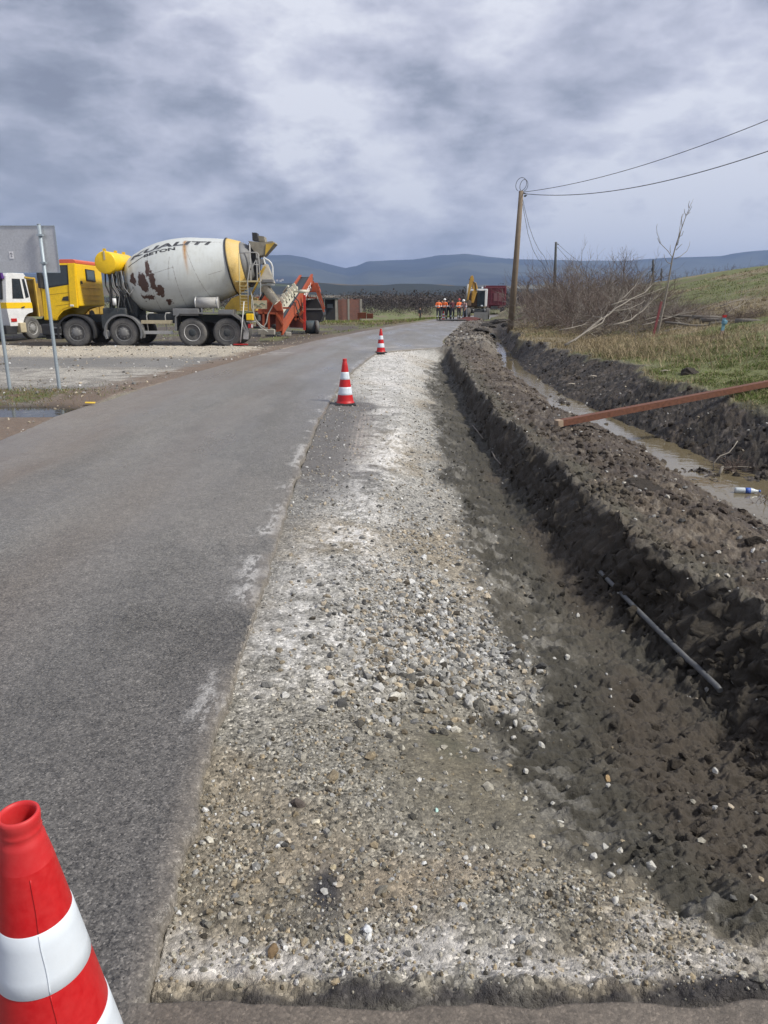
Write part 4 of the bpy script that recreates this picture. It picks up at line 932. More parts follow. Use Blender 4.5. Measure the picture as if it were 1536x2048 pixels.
    m = B(); m.bar((tc.x + .0, YS - .012, tc.z + .1), (tc.x + .0, YS - .012, tc.z + rT), .06, .025, (0, 1, 0)); m.build('end_strap', BEIGE, wt)
    # clutter behind the cab: stand, hoses, pump
    m = B()
    for dx in (-.05, .55):
        for y in (YS + .4, YE - .4): m.bar((tc.x + dx, y, .95), (tc.x + dx * .4, y, tc.z - rT + .1), .08, .08)
    m.box((tc.x + .45, 29.1, 1.35), (.8, 1.1, .8), bev=.08); m.box((tc.x + .1, 28.5, 1.15), (.9, .7, .35), bev=.05); m.build('tank_stand', DRK, t)
    r2 = random.Random(4)
    for k in range(13):
        x0 = tc.x - .12 + k * .055; y0 = YS + .12 + r2.uniform(0, .5); pts = [(x0, y0, tc.z - rT * .75), (x0 + r2.uniform(-.03, .10), y0 - .05, tc.z - .8), (x0 + r2.uniform(0, .32), y0 + r2.uniform(-.1, .1), tc.z - 1.15), (x0 + r2.uniform(.0, .3), y0, 1.15)]
        if k % 4 == 3: pts = [(x0, y0, tc.z - rT * .7), (x0 + .1, y0 - .12, tc.z - .9), (x0 + .30, y0 - .15, tc.z - 1.15), (x0 + .42, y0 - .05, tc.z - .95), (x0 + .35, y0 + .1, tc.z - .7)]
        sm = [Vector(pts[0])]
        for a, b in zip(pts, pts[1:]): sm += [Vector(a).lerp(Vector(b), .5), Vector(b)]
        m = B(); m.tube(sm, .022 + .008 * (k % 3 == 0), 7); m.build('hose', [BLK, DRK, GRY][k % 3], t)
    m = B(); c0 = Q(229, 605, YS + .1); m.lathe([(0, .07), (.25, .07)], c0 - Vector((0, 0, .1)), (0, 0, 1), 14); m.build('filter', WHT, t)
    # drum
    C0 = Q(275, 569, YM); C1 = Q(467, 533, YM); d = (C1 - C0).normalized(); L = (C1 - C0).length
    prof = [(-.32, .02), (-.30, .45), (-.16, .84), (-.04, .965), (.03, 1.0), (.25, 1.10), (.7, 1.26), (1.2, 1.355), (1.7, 1.385), (2.3, 1.35), (2.9, 1.235), (L - .03, 1.02)]
    ss_ = []; 
    for (a, ra), (b, rb_) in zip(prof, prof[1:]):
        for k in range(6): q = k / 6; ss_.append((a + (b - a) * q, ra + (rb_ - ra) * q))
    ss_.append(prof[-1])
    rs = np.array([x[1] for x in ss_]); rs[8:-4] = np.convolve(rs, np.ones(5) / 5, 'same')[8:-4]; ss_ = [(a[0], r_) for a, r_ in zip(ss_, rs)]
    rad = lambda s: float(np.interp(s, [q[0] for q in ss_], [q[1] for q in ss_]))
    n = 96; e1 = Vector((0, -1, 0)); e2 = e1.cross(d); e2 = e2 if e2.z > 0 else -e2      # e1 to the viewer, e2 up
    V = []; colr = []
    def on(s, a, lift=0): return C0 + d * s + (e1 * math.cos(a) + e2 * math.sin(a)) * (rad(s) + lift)
    for (s, r_) in ss_:
        for k in range(n):
            a = 2 * math.pi * k / n; aa = a if a < math.pi else a - 2 * math.pi; p = C0 + d * s + (e1 * math.cos(a) + e2 * math.sin(a)) * r_; V.append(p)
            f = 0
            for (sx, ax_, ws, wa, amp) in ((.24, .10, .17, .26, .74), (.60, -.05, .22, .34, .76), (.92, .34, .12, .28, .72), (1.02, -.05, .17, .36, .76), (1.20, -.36, .18, .26, .70), (.62, -.50, .34, .14, .64), (1.35, -.72, .25, .18, .56), (.2, .5, .05, .06, .3), (1.95, .28, .06, .06, .42), (.45, -.62, .2, .1, .35)):
                f = max(f, amp * math.exp(-((s - sx) / ws) ** 2 - ((aa - ax_) / wa) ** 2))
            f = max(f, .26 * math.exp(-((s - .9) / .9) ** 2 - ((aa + .1) / .7) ** 2))
            g = math.exp(-((s - 2.42) / .065) ** 4) * max(0, min(1, (1.10 - aa) / .1)) * max(0, min(1, (aa + .15) / .9)); g2 = .9 * math.exp(-((s - 2.45) / .05) ** 2 - ((aa - .85) / .16) ** 2)
            colr.append((f, g, g2, 1))
    F = grid_faces(len(ss_), n); F = []
    for i in range(len(ss_) - 1):
        for k in range(n): F.append((i * n + k, i * n + (k + 1) % n, (i + 1) * n + (k + 1) % n, (i + 1) * n + k))
    dr_ = np_mesh('drum', np.array([v - Vector(O) for v in V]), np.array(F), drum_material(), np.array(colr), smooth=True, parent=t)
    # weld seams and scratches on the drum
    SE = paint('weld_seam', (.16, .13, .11), .8, dirt=.4)
    for s0, a0, a1, sh in ((.86, -1.3, 1.0, .05), (1.9, -1.25, .25, .0), (1.62, -.1, .5, .35), (2.95, -1.1, .65, -.28)):
        m = B(); m.tube([on(s0 + sh * (a - a0), a, -.001 + .002 * math.sin(a * 40)) for a in np.linspace(a0, a1, 60)], [.003 + .0035 * (math.sin(i * 1.7) > .2) for i in range(60)], 5); m.build('weld_seam', SE, dr_)
    for s0, s1, a in ((1.0, 1.9, .12), (3.1, 3.62, -.18), (2.6, 3.7, .92)):
        m = B(); m.tube([on(s, a + (s - s0) * .08, 0) for s in np.linspace(s0, s1, 30)], [.002 + .004 * (math.sin(i * 2.3) > .1) for i in range(30)], 5); m.build('weld_seam', SE, dr_)
    TX = paint('drum_lettering', (.018, .02, .025), .6, dirt=.3, dcol=(.3, .3, .3), scale=8); TG = paint('drum_lettering_shade', (.30, .32, .35), .6, dirt=.3, dcol=(.5, .5, .5))
    def drumtext(s, size, sa, aa, bold, shear, sx, mat, lift, tilt=0): return text_obj('lettering', s, size, lambda x, y: on(sa + x, aa + (y + x * tilt) / 1.36, lift), mat, dr_, O, bold, shear, sx, 2)
    drumtext('KUALITI', .34, .22, .83, .002, .2, 2.5, TG, .005, -.005); drumtext('KUALITI', .34, .15, .855, .010, .2, 2.55, TX, .007, -.005)
    drumtext('BETON', .19, .80, .69, .008, .0, 2.05, TX, .006, .0)
    m = B(); m.tube([on(s, .62 + (s - .1) * .16, .004) for s in np.linspace(.1, .88, 20)], .011, 5); m.build('underline', TX, dr_)
    # ring, ochre cone, neck
    m = B(); m.lathe([(L - .06, 1.0), (L - .05, 1.065), (L - .02, 1.075), (L, 1.065), (L + .0, 1.0)], C0, d, 72); m.build('drum_ring', BLK, t)
    m = B(); m.lathe([(L - .01, 1.04), (L + .04, 1.03), (L + .45, .86), (L + .47, .80)], C0, d, 64); m.build('drum_cone', paint('cone_yellow', (.62, .42, .10), .5, dirt=.55, dcol=(.55, .48, .34), scale=1.6), t)
    m = B(); m.lathe([(L + .44, .79), (L + .46, .82), (L + .55, .80), (L + .8, .62), (L + .82, .55)], C0, d, 48); m.build('drum_neck', GRY, t)
    # pedestals
    m = B(); m.prism([P(448, 622, 28.6), P(451, 612, 28.6), P(463, 597, 28.6), P(480, 590, 28.6), P(505, 596, 28.6), P(505, 622, 28.6)], 28.6, 29.9, bev=.01); m.build('rear_pedestal', YELO, t)
    YB = 28.7
    for a, b, w_ in (((498, 600), (529, 537), .16), ((479, 562), (520, 562), .08), ((518, 548), (531, 533), .12), ((500, 622), (500, 590), .10)):
        for y in (YB, 29.8):
            m = B(); m.bar(Q(*a, y), Q(*b, y), .05, w_, (0, 1, 0)); m.build('support_beam', YELO if w_ > .09 else BEIGE, t)
    m = B(); m.prism([P(504, 601, 28.35), P(534, 601, 28.35), P(534, 618, 28.35), P(504, 618, 28.35)], 28.35, 28.39, bev=.008); fp = m.build('rear_plate', BEIGE, t)
    m = B(); c1 = Q(519, 611, 28.34)
    for k, (dx, dz) in enumerate(((-.14, .02), (0, -.05), (.12, .05))): m.tube([c1 + Vector((dx - .12, 0, dz - .03)), c1 + Vector((dx - .02, 0, dz + .05)), c1 + Vector((dx + .10, 0, dz - .02))], .012, 5)
    m.build('painted_swirl', paint('swirl_green', (.16, .25, .20), .6), fp)
    # hopper
    YH0, YH1 = 28.75, 29.75
    def frust(name, pts, y0, y1, mat, sh=.0):
        m = B(); top = [P(*q, (y0 + y1) / 2) for q in pts]; m.prism(top, y0, y1, bev=.01); return m.build(name, mat, t)
    HG = paint('hopper_metal', (.28, .255, .20), .7, dirt=.6, dcol=(.10, .09, .08), scale=4)
    hp = frust('hopper', ((501, 484), (531, 487), (549, 484), (552, 488), (530, 512), (519, 514), (508, 498)), YH0, YH1, HG)
    m = B(); m.poly([Q(532, 488, YH0 - .02), Q(550, 485, YH0 - .02), Q(530, 511, YH0 - .02)], .02); m.build('hopper_lip', YELO, hp)
    m = B(); ym = 29.0; m.poly([Q(506, 466, ym), Q(515, 466.5, ym), Q(519, 483, ym), Q(507, 482, ym)], .45); m.build('hopper_flap', BLK, hp)
    m = B(); ym = 29.3; m.poly([Q(518, 472.5, ym), Q(530, 474, ym), Q(532.5, 485, ym), Q(519, 484, ym)], .6); m.build('hopper_cover', HG, hp)
    m = B(); m.prism([P(500, 487, YM), P(519, 514, YM), P(518, 555, YM), P(503, 575, YM), P(499, 540, YM)], 28.9, 29.6, bev=.02); m.build('mouth_housing', BLK, t)
    # chutes
    CG = paint('chute_paint', (.46, .42, .34), .6, dirt=.55, dcol=(.16, .15, .13), scale=3); CD = paint('chute_underside', (.14, .135, .13), .7, dirt=.5)
    m = B(); m.poly([Q(525, 531, 28.75), Q(533, 528, 28.75), Q(547, 566, 28.6), Q(521, 568, 28.6)], .05); m.poly([Q(533, 528, 28.75), Q(536, 530, 29.5), Q(550, 567, 29.5), Q(547, 566, 28.6)], .04); m.build('upper_chute', CG, t)
    m = B(); pr = []
    a = Q(534, 568, 28.9); b = Q(558, 600, 28.4); dd = (b - a).normalized(); side_ = Vector((0, 1, 0)); up_ = dd.cross(side_).normalized(); up_ = up_ if up_.z > 0 else -up_
    K = 12; rows = []
    for i in range(9):
        q = i / 8; c = a.lerp(b, q); rr_ = .36 - .10 * q; rows.append([c + side_ * math.cos(g) * rr_ - up_ * math.sin(g) * rr_ for g in np.linspace(0, math.pi, K)])
    for r0, r1 in zip(rows, rows[1:]):
        for k in range(K - 1): m.poly([r0[k], r0[k + 1], r1[k + 1], r1[k]], .02)
    lc = m.build('lower_chute', CG, t)
    m = B()
    for r_ in (rows[0], rows[4], rows[8]): m.tube(r_, .022, 6)
    m.build('chute_rib', CG, lc)
    m = B(); m.bar(Q(521, 569.5, 28.45), Q(549, 569.5, 28.45), .05, .05); m.build('chute_bar', LGR, t)
    m = B(); m.tube([Q(q[0], q[1], 28.8) for q in ((527, 514), (531, 518), (537, 521), (542, 526), (545, 534), (545.5, 548), (545.5, 566))], .035, 8); m.tube([Q(527, 514, 28.8), Q(530, 530, 28.8), Q(541, 550, 28.8), Q(546, 566, 28.8)], .04, 8); m.build('chute_bow', paint('pale_tube', (.60, .62, .62), .5, dirt=.3), t)
    m = B(); m.lathe([(0, .10), (.5, .10)], Q(522, 523, 28.7), (0, 1, 0), 16); m.box(Q(536, 562, 28.5), (.42, .3, .12), bev=.02); m.build('chute_pivot', GRY, t)
    m = B(); m.tube([Q(530, 580, 28.7), Q(526, 590, 28.6), Q(520, 600, 28.6)], .05, 8); m.build('hydraulic_ram', DRK, t)
    # ladder and catwalk rails
    LM = paint('ladder_paint', (.55, .46, .22), .6, dirt=.5, dcol=(.3, .28, .24)); yl = 28.05
    rails = [[(478, 506), (479, 560), (481, 622)], [(499, 487), (500, 528), (495, 562), (497, 624)]]
    ld = None
    for k, rl in enumerate(rails):
        m = B(); m.tube([Q(*q, yl) for q in rl], .022, 8); o = m.build('ladder_rail', LM if k == 0 else LGR, t)
    m = B(); m.tube([Q(*q, yl) for q in ((478, 506), (500, 505), (513, 505), (517, 508), (518, 531), (521, 565), (521, 590), (517, 600))], .02, 8); m.tube([Q(500, 528, yl), Q(518, 530, yl)], .018, 6); m.build('hand_rail', LGR, t)
    for k in range(9):
        y = 572 + k * 6.1; m = B(); m.bar(Q(479.5 + k * .15, y, yl), Q(496, y, yl), .05, .022); m.build('rung', LM, t)
    m = B(); m.box(Q(497, 563, 28.3), (.9, .5, .05)); m.build('catwalk', LM, t)
    m = B()
    for q in ((500, 490), (513, 507)): m.bar(Q(q[0], q[1], 28.5), Q(q[0] + 2, 562, 28.5), .04, .04)
    m.bar(Q(501, 540, 28.5), Q(518, 510, 28.5), .04, .04); m.build('platform_frame', LGR, t)
    # rear lights, plate, flap, plumbing
    m = B(); m.box(Q(500, 634, 28.1), (.27, .2, .25), bev=.03); m.build('yellow_box', YEL, t)
    m = B(); m.box(Q(502, 643, 28.15), (.32, .2, .05)); m.build('lamp_bracket', LGR, t)
    m = B(); m.box(Q(501, 652, 28.1), (.18, .1, .16), bev=.01); tl = m.build('tail_light', REDL, t); m = B(); m.box(Q(504, 652, 28.04), (.06, .02, .12)); m.build('clear_lens', WHT, tl)
    m = B(); m.box(Q(492, 669, 28.1), (.2, .03, .36), rot=(0, .1, 0), bev=.005); m.build('mud_flap', LGR, t)
    m = B(); m.box(Q(504, 630, 29.6), (.2, 1.8, .2)); m.box(Q(515, 655, 28.6), (.3, .25, .08)); m.build('rear_bumper', DRK, t)
    for pts in (((504, 597), (503, 615), (509, 632), (512, 640), (521, 650), (530, 655)), ((550, 600), (545, 612), (536, 628), (533, 645), (527, 655), (516, 648), (512, 642)), ((500, 575), (505, 600), (509, 640), (522, 655), (536, 664))):
        m = B(); m.tube([Q(*q, 28.3) for q in pts], .022, 7); m.build('drain_hose', paint('dirty_hose', (.42, .42, .38), .6, dirt=.4), t)
    sq = empty('squeegee', Q(481, 687, 27.75), 'long handled red squeegee leaning on the rear of the mixer truck', 'squeegee'); off = Q(481, 687, 27.75)
    m = MB(off); m.tube([Q(481, 685, 27.75), Q(485, 640, 27.85), Q(488, 603, 27.95)], .018, 8); m.build('handle', paint('white_handle', (.7, .7, .66), .5, dirt=.2), sq)
    m = MB(off); m.box(Q(481.5, 689, 27.75), (.55, .09, .05), rot=(0, 0, .1), bev=.01); m.build('head', REDL, sq)
build_mixer()
# ------------------------------------------------------------------ white and yellow tipper, facing us at the left edge
def build_white_truck():
    d = ray(67, 680); z0 = -.11; k = (z0 - 1.6) / d[2]; wx, wy = d[0] * k, d[1] * k
    Y0 = 33.4; wx = ray(67, 660)[0] / ray(67, 660)[1] * Y0
    # local frame: x to the truck's front, y to the side away from us, z up; the wheel we see stands at the origin
    rz = math.atan2(-math.cos(R(16)), -math.sin(R(16)))
    t = empty('tipper_truck', (wx, Y0, z0), 'white truck with a yellow stripe and rusty yellow tipper body at the left edge', 'tipper truck', rz=rz)
    # the visible side is local +y
    O = (0, 0, 0); B = lambda: MB(O); W = 2.3; yb = -W
    def pr(m, pts, y0, y1, bev=0): m.prism(pts, y0, y1, bev); return m
    for y, a in ((0, 1), (yb, -1)):
        wheel(t, (0, y - a * .15, .50), .50, .30, O, 'front', LGR, axis=(0, -a, 0), n=28)
        wheel(t, (-3.6, y - a * .25, .50), .50, .5, O, 'rear', axis=(0, -a, 0), n=28)
    ang = np.linspace(R(100), R(-20), 10); arch = [(.0 + .62 * math.cos(q), .58 + .62 * math.sin(q)) for q in ang]
    body = [(-.10, 1.35)] + [a for a in arch if a[1] > .62] + [(.64, .62), (1.35, .62), (1.42, 1.3), (1.40, 1.62), (1.22, 2.72), (1.10, 2.86), (.16, 2.86), (.08, 2.75)]
    cab = pr(B(), body, yb - .02, .02, .03).build('cab', WHT, t, smooth=False)
    pr(B(), [(-.11, 1.37), (1.425, 1.37), (1.42, 1.62), (-.09, 1.62)], yb - .027, .027).build('stripe', YEL, cab)
    for nm, pts in (('side_window', [(.36, 1.78), (1.02, 1.78), (.90, 2.62), (.44, 2.62)]), ('quarter_window', [(.03, 1.85), (.24, 1.80), (.32, 2.62), (.17, 2.62)])):
        m = pr(B(), pts, .0, .03, .005).build(nm, BLK, cab); c = np.mean(pts, 0); pr(B(), [tuple(c + (np.array(p) - c) * .90) for p in pts], .0, .037).build('pane', GLS, m)
    m = B(); m.poly([(1.415, yb + .18, 1.75), (1.415, -.14, 1.75), (1.255, -.18, 2.62), (1.255, yb + .22, 2.62)], .05); ws = m.build('windscreen', BLK, cab)
    m = B(); m.poly([(1.425, yb + .24, 1.80), (1.425, -.20, 1.80), (1.275, -.24, 2.57), (1.275, yb + .28, 2.57)], .05); m.build('pane', GLS, ws)
    m = B(); m.bar((1.46, -.3, 1.78), (1.46, -1.0, 1.86), .02, .03); m.build('wiper', BLK, ws)
    PUR = paint('purple_cloth', (.10, .035, .22), .95, dirt=.2, bump=.6)
    m = B(); r3 = random.Random(2)
    for k in range(60): y = yb + .1 + (W - .15) * k / 60; m.box((1.30 + r3.uniform(-.02, .05), y, 2.74 + r3.uniform(-.05, .02)), (.14, .07, .26 + r3.uniform(-.06, .06)), rot=(r3.uniform(-.2, .2), .2, 0), bev=.02)
    vs = m.build('sun_fringe', PUR, t); vs['label'] = 'purple fringed cloth over the windscreen'
    pr(B(), [(.9, .66), (1.60, .66), (1.60, .28), (1.0, .28)], yb, .0, .03).build('bumper', BLK, t)
    m = B(); m.box((1.62, -.35, .50), (.04, .42, .22), bev=.02); m.build('headlight', LGR, t)
    m = B(); m.box((1.12, .035, .88), (.32, .03, .14), bev=.008); m.build('side_lamp', REDL, cab)
    m = B(); m.box((.74, .0, .55), (.34, .30, .42), bev=.03); m.build('step', BEIGE, t)
    m = B(); m.bar((.4, .05, 1.44), (.58, .05, 1.40), .03, .04); m.build('door_handle', BLK, cab)
    m = B()
    for y in (-.7, -1.6): m.bar((1.0, y, .72), (-5.2, y, .72), .1, .24)
    m.build('chassis_frame', DRK, t)
    YR = paint('rusty_yellow', (.40, .26, .04), .7, dirt=.85, dcol=(.11, .05, .02), scale=1.5)
    pr(B(), [(-.4, 1.0), (-5.2, 1.0), (-5.2, 2.45), (-.4, 2.45)], yb - .05, yb + .0, .01).build('body_side', YR, t); pr(B(), [(-.4, 1.0), (-5.2, 1.0), (-5.2, 2.45), (-.4, 2.45)], -.05, .0, .01).build('body_side', YR, t)
    m = B(); m.box((-.45, -W / 2, 1.8), (.06, W, 1.6)); m.build('headboard', YR, t)
    m = B(); m.box((-3.2, -W / 2, 1.02), (4.4, W, .06)); m.build('body_floor', YR, t)
    m = B(); m.bar((-.42, .03, 1.0), (-.42, .03, 2.68), .08, .08); m.bar((-.42, yb, 2.62), (-.42, .03, 2.66), .1, .08); m.bar((-.4, .03, 2.66), (.15, .03, 2.70), .06, .06); m.build('canopy_frame', YELO, t)
    for k in range(6): x = -.8 - k * .8; m = B(); m.bar((x, .02, 1.0), (x, .02, 2.45), .07, .05); m.build('body_rib', YR, t)
build_white_truck()

# ------------------------------------------------------------------ conveyor screen behind the mixer
def build_conveyor():
    O = (-4.9, 37.0, -.11)
    t = empty('belt_conveyor', O, 'orange red tracked screener with an inclined belt conveyor behind the mixer truck', 'conveyor')
    Q = lambda px, py, Y: Vector(at(px, py, Y)); B = lambda: MB(O)
    # right side frame, left side frame, belt
    a0, a1 = Q(563, 652, 36.0), Q(624, 550, 40.5); b0, b1 = Q(540, 640, 36.4), Q(601, 551, 41.0)
    up = Vector((0, 0, 1)); h0, h1 = .62, .50
    m = B(); m.poly([a0, a1, a1 - up * h1, a0 - up * .42], .07); rs = m.build('side_frame', paint('frame_red', (.40, .085, .035), .6, dirt=.4), t)
    m = B(); m.bar(a0 + up * .02, a1 + up * .02, .12, .07); m.bar(a0 - up * .42, a1 - up * h1, .10, .05); m.build('frame_flange', ORA, rs)
    m = B(); m.poly([b0, b1, b1 - up * .3, b0 - up * .3], .07); m.bar(b0, b1, .12, .06); m.build('side_frame', ORA, t)
    m = B(); dn = Vector((0, 0, -.10)); m.poly([a0 + dn, a1 + dn, b1 + dn, b0 + dn], .04); m.build('belt', paint('belt_rubber', (.035, .05, .065), .6, dirt=.3, dcol=(.1, .1, .1)), t)
    for q in (0, 1): m = B(); A_, B_ = (a0, b0) if q == 0 else (a1, b1); m.lathe([(0, .12), ((A_ - B_).length, .12)], B_ + dn * 2, (A_ - B_), 14); m.build('roller', DRK, t)
    LW = paint('white_lettering', (.8, .78, .77), .6, dirt=.15)
    e = (a1 - a0).normalized(); n_ = e.cross(up).normalized(); 
    st = a0.lerp(a1, .66)
    text_obj('lettering', 'TEREX', .38, lambda x, y: st + e * x + up * (y - .42) + n_ * .09, LW, rs, O, .018, 0, 1.15)
    # cream toothed guard along the frame
    CR = paint('cream_guard', (.62, .60, .48), .6, dirt=.35); m = B()
    g0, g1 = Q(563, 604, 36.0), Q(594, 573, 38.3); m.poly([g0, g1, g1 - up * .32, g0 - up * .55], .10)
    for k in range(6): p = g0.lerp(g1, (k + .2) / 6); m.box(p + Vector((0, -.02, .08)), (.16, .1, .28 + .08 * (k % 2)), rot=(0, -.5, 0), bev=.02)
    m.build('toothed_guard', CR, t)
    m = B()
    for k in range(5): p = g0.lerp(g1, (k + .6) / 6); m.box(p + Vector((0, -.08, -.14)), (.05, .06, .26), rot=(0, -.6, 0))
    m.build('guard_slot', BLK, t)
    m = B(); m.lathe([(0, .05), (.30, .05), (.31, .09), (.62, .09), (.64, .05), (.80, .05)], Q(587, 583, 37.6), (1, .1, 0), 14); m.build('drive_motor', CR, t)
    m = B(); m.tube([Q(567, 585, 37.5), Q(572, 578, 37.4), Q(577, 572, 37.2)], .05, 8); m.build('lever', CR, t)
    # body
    def pan(name, pts, y0, y1, mat, bev=.02): m = B(); m.prism([(at(px, py, y0)[0], at(px, py, y0)[2]) for px, py in pts], y0, y1, bev); return m.build(name, mat, t)
    pan('hopper_side', ((516, 626), (514, 597), (527, 585), (541, 597), (552, 607), (563, 610), (566, 622), (552, 628)), 35.9, 36.1, ORA)
    pan('hopper_back', ((508, 640), (508, 595), (530, 590), (556, 605), (556, 640)), 37.0, 37.2, paint('dark_orange', (.26, .06, .03), .6, dirt=.5))
    pan('lower_body', ((512, 655), (512, 622), (553, 624), (556, 655)), 36.2, 37.4, paint('dark_red_steel', (.16, .025, .02), .6, dirt=.5))
    pan('corner_plate', ((552, 664), (551, 624), (566, 622), (566, 662)), 35.8, 36.0, ORA)
    pan('front_hopper', ((541, 606), (541, 597), (552, 590), (563, 608), (563, 622), (553, 622)), 35.7, 35.85, ORA)
    for a, b in (((537, 625), (538, 662)), ((527, 625), (527, 660)), ((566, 616), (579, 616)), ((552, 625), (566, 650)), ((514, 625), (552, 627))):
        m = B(); m.bar(Q(*a, 35.75), Q(*b, 35.75), .09, .09); m.build('strut', ORA, t)
    # legs and hanging frame at the high end
    for a, b, y in (((609, 590), (609, 660), 38.6), ((602, 596), (603, 655), 40.2), ((583, 622), (607, 645), 38.5), ((590, 640), (606, 622), 38.5)):
        m = B(); m.bar(Q(*a, y), Q(*b, y), .12, .12); m.build('leg', paint('bright_red', (.52, .03, .02), .5, dirt=.3) if a[0] > 605 else ORA, t)
    for a, b, y in (((626, 562), (648, 624), 39.8), ((634, 566), (649, 618), 39.8), ((631, 572), (643, 600), 41.0), ((617, 583), (640, 583), 39.9), ((613, 595), (634, 596), 39.9), ((624, 575), (640, 575), 40.5), ((612, 588), (617, 596), 39.9)):
        m = B(); m.bar(Q(*a, y), Q(*b, y), .075, .075); m.build('hood_strut', ORA, t)
    pan('hood', ((625, 566), (633, 565), (640, 583), (622, 584)), 40.0, 40.8, ORA)
    pan('screen_box', ((612, 646), (610, 601), (634, 597), (643, 612), (647, 630), (640, 645)), 40.3, 42.2, BLK)
    pan('screen_band', ((612, 620), (612, 617), (643, 617), (644, 620)), 40.26, 40.3, GRY, .005)
    pan('engine_box', ((578, 655), (580, 628), (606, 624), (610, 656)), 38.8, 40.2, paint('dark_red_steel', (.16, .025, .02)))
    TW = paint('blue_grey_drum', (.05, .075, .09), .6, dirt=.5)
    p = Q(624, 654, 39.3); m = B(); m.lathe([(-.36, .05), (-.36, .30), (-.3, .34), (.3, .34), (.36, .30), (.36, .05)], p, (1, .25, 0), 24); m.build('track_drum', TW, t)
    p = Q(633, 655, 39.2); m = B(); m.lathe([(-.08, .1), (-.08, .36), (.08, .36), (.08, .1)], p, (1, .25, 0), 28); m.build('track_wheel', RUB, t)
    for pts in (((575, 597), (590, 606), (596, 625), (600, 640)), ((585, 590), (597, 602), (601, 618))):
        m = B(); m.tube([Q(*q, 37.6) for q in pts], .03, 6); m.build('cable', BLK, t)
    o = Q(533, 666, 32.0); b = empty('concrete_beam', o, 'short pale concrete block on the ground behind the mixer truck', 'concrete block'); m = MB(o); m.box(Q(533, 664, 32), (.72, .3, .22), bev=.02); m.build('block', CONC, b)
    m = MB(o); m.box(Q(527, 671, 32), (.18, .3, .10)); m.build('foot', CONC, b)
    o = Q(576, 668, 33.5); m = MB(o); m.box(o, (.28, .22, .2), rot=(0, .1, .3), bev=.04); q = m.build('stone_block', CONC); q.location = o; tag(q, 'small grey block on the mud right of the concrete beam', 'concrete block')
build_conveyor()

# ------------------------------------------------------------------ unfinished brick hut
def brick_material():
    m = bpy.data.materials.new('hollow_brick'); m.use_nodes = True; h = NG(m.node_tree); N = h.node
    out = N('ShaderNodeOutputMaterial'); p = N('ShaderNodeBsdfPrincipled', i_Roughness=.9); h.link(p, out)
    tc = N('ShaderNodeTexCoord'); mp = N('ShaderNodeMapping'); mp.inputs['Rotation'].default_value = (R(90), 0, 0); h.link(tc.outputs['Object'], mp)
    b = N('ShaderNodeTexBrick', i_Scale=1.0); b.inputs['Color1'].default_value = (.30, .095, .06, 1); b.inputs['Color2'].default_value = (.20, .07, .05, 1); b.inputs['Mortar'].default_value = (.24, .20, .18, 1)
    b.inputs['Brick Width'].default_value = .28; b.inputs['Row Height'].default_value = .16; b.inputs['Mortar Size'].default_value = .015; h.link(mp, b, None, 'Vector')
    c = h.mix(h.math('MULTIPLY', h.noise(tc.outputs['Object'], 2, 5).outputs[0], .5), b.outputs['Color'], (.20, .13, .11)); h.link(c, p, None, 'Base Color'); return m
def build_brick():
    Y = 97.0; Q = lambda px, py, y=Y: Vector(at(px, py, y)); O = Q(695, 637)
    t = empty('brick_building', O, 'low unfinished brick building with concrete columns beyond the conveyor', 'building'); B = lambda: MB(O); BR = brick_material()
    zt = Q(0, 599)[2]; zb = O.z - .4
    def wall(x0, x1, y, zt_=zt, mat=BR, name='wall', th=.25): m = B(); m.box(((Q(x0, 600)[0] + Q(x1, 600)[0]) / 2, y + th / 2, (zt_ + zb) / 2), (Q(x1, 600)[0] - Q(x0, 600)[0], th, zt_ - zb)); return m.build(name, mat, t)
    wall(684, 721, Y); wall(675, 685, Y + 1.2)
    wall(698, 721, Y + 3.5)
    m = B(); m.box((Q(721, 600)[0] - .12, Y + 2.0, (zt + zb) / 2), (.24, 3.6, zt - zb - .02)); m.build('wall', BR, t)
    for px in (672.5, 697, 721.5):
        m = B(); m.box((Q(px, 600)[0], Y - .02 + .15, (zt + .08 + zb) / 2), (.26, .34, zt + .08 - zb)); m.build('column', CONC, t)
    zr = Q(0, 595)[2]; m = B(); m.box(((Q(645, 600)[0] + Q(674, 600)[0]) / 2, Y + 2.2, zr - .12), (Q(675, 600)[0] - Q(643, 600)[0], 4.6, .24)); m.build('roof_slab', DRK, t)
    m = B(); m.box(((Q(645, 600)[0] + Q(672, 600)[0]) / 2, Y + 3.9, (zr + zb) / 2 - .1), (Q(672, 600)[0] - Q(645, 600)[0], .2, zr - zb - .25)); bw = m.build('back_wall', paint('dark_wall', (.03, .032, .038), .8), t)
    m = B(); m.box(Q(660, 612, Y + 3.7), (.75, .06, .5)); m.build('opening', paint('far_grey', (.2, .23, .27), .8), bw)
    for px in (646, 671): m = B(); m.box((Q(px, 600)[0], Y + .2, (zr + zb) / 2), (.2, .2, zr - zb - .2)); m.build('post', CONC if px > 660 else DRK, t)
    # spare bricks and starter bars along the top
    m = B(); r4 = random.Random(3)
    for k in range(16): x = Q(r4.uniform(685, 720), 600)[0]; m.box((x, Y + .12, zt + .04), (r4.uniform(.1, .3), .2, .12))
    m.build('loose_bricks', BR, t)
    o = Q(729, 637, 95); m = MB(o); m.box(Q(724, 631, 95), (1.1, 1.6, .75), bev=.02); m.box(Q(740, 632, 95.4), (.8, 1.2, .62), bev=.02); q = m.build('rusty_skip', RUST); q.location = o; tag(q, 'low rusty brown container beside the brick building', 'container')
build_brick()

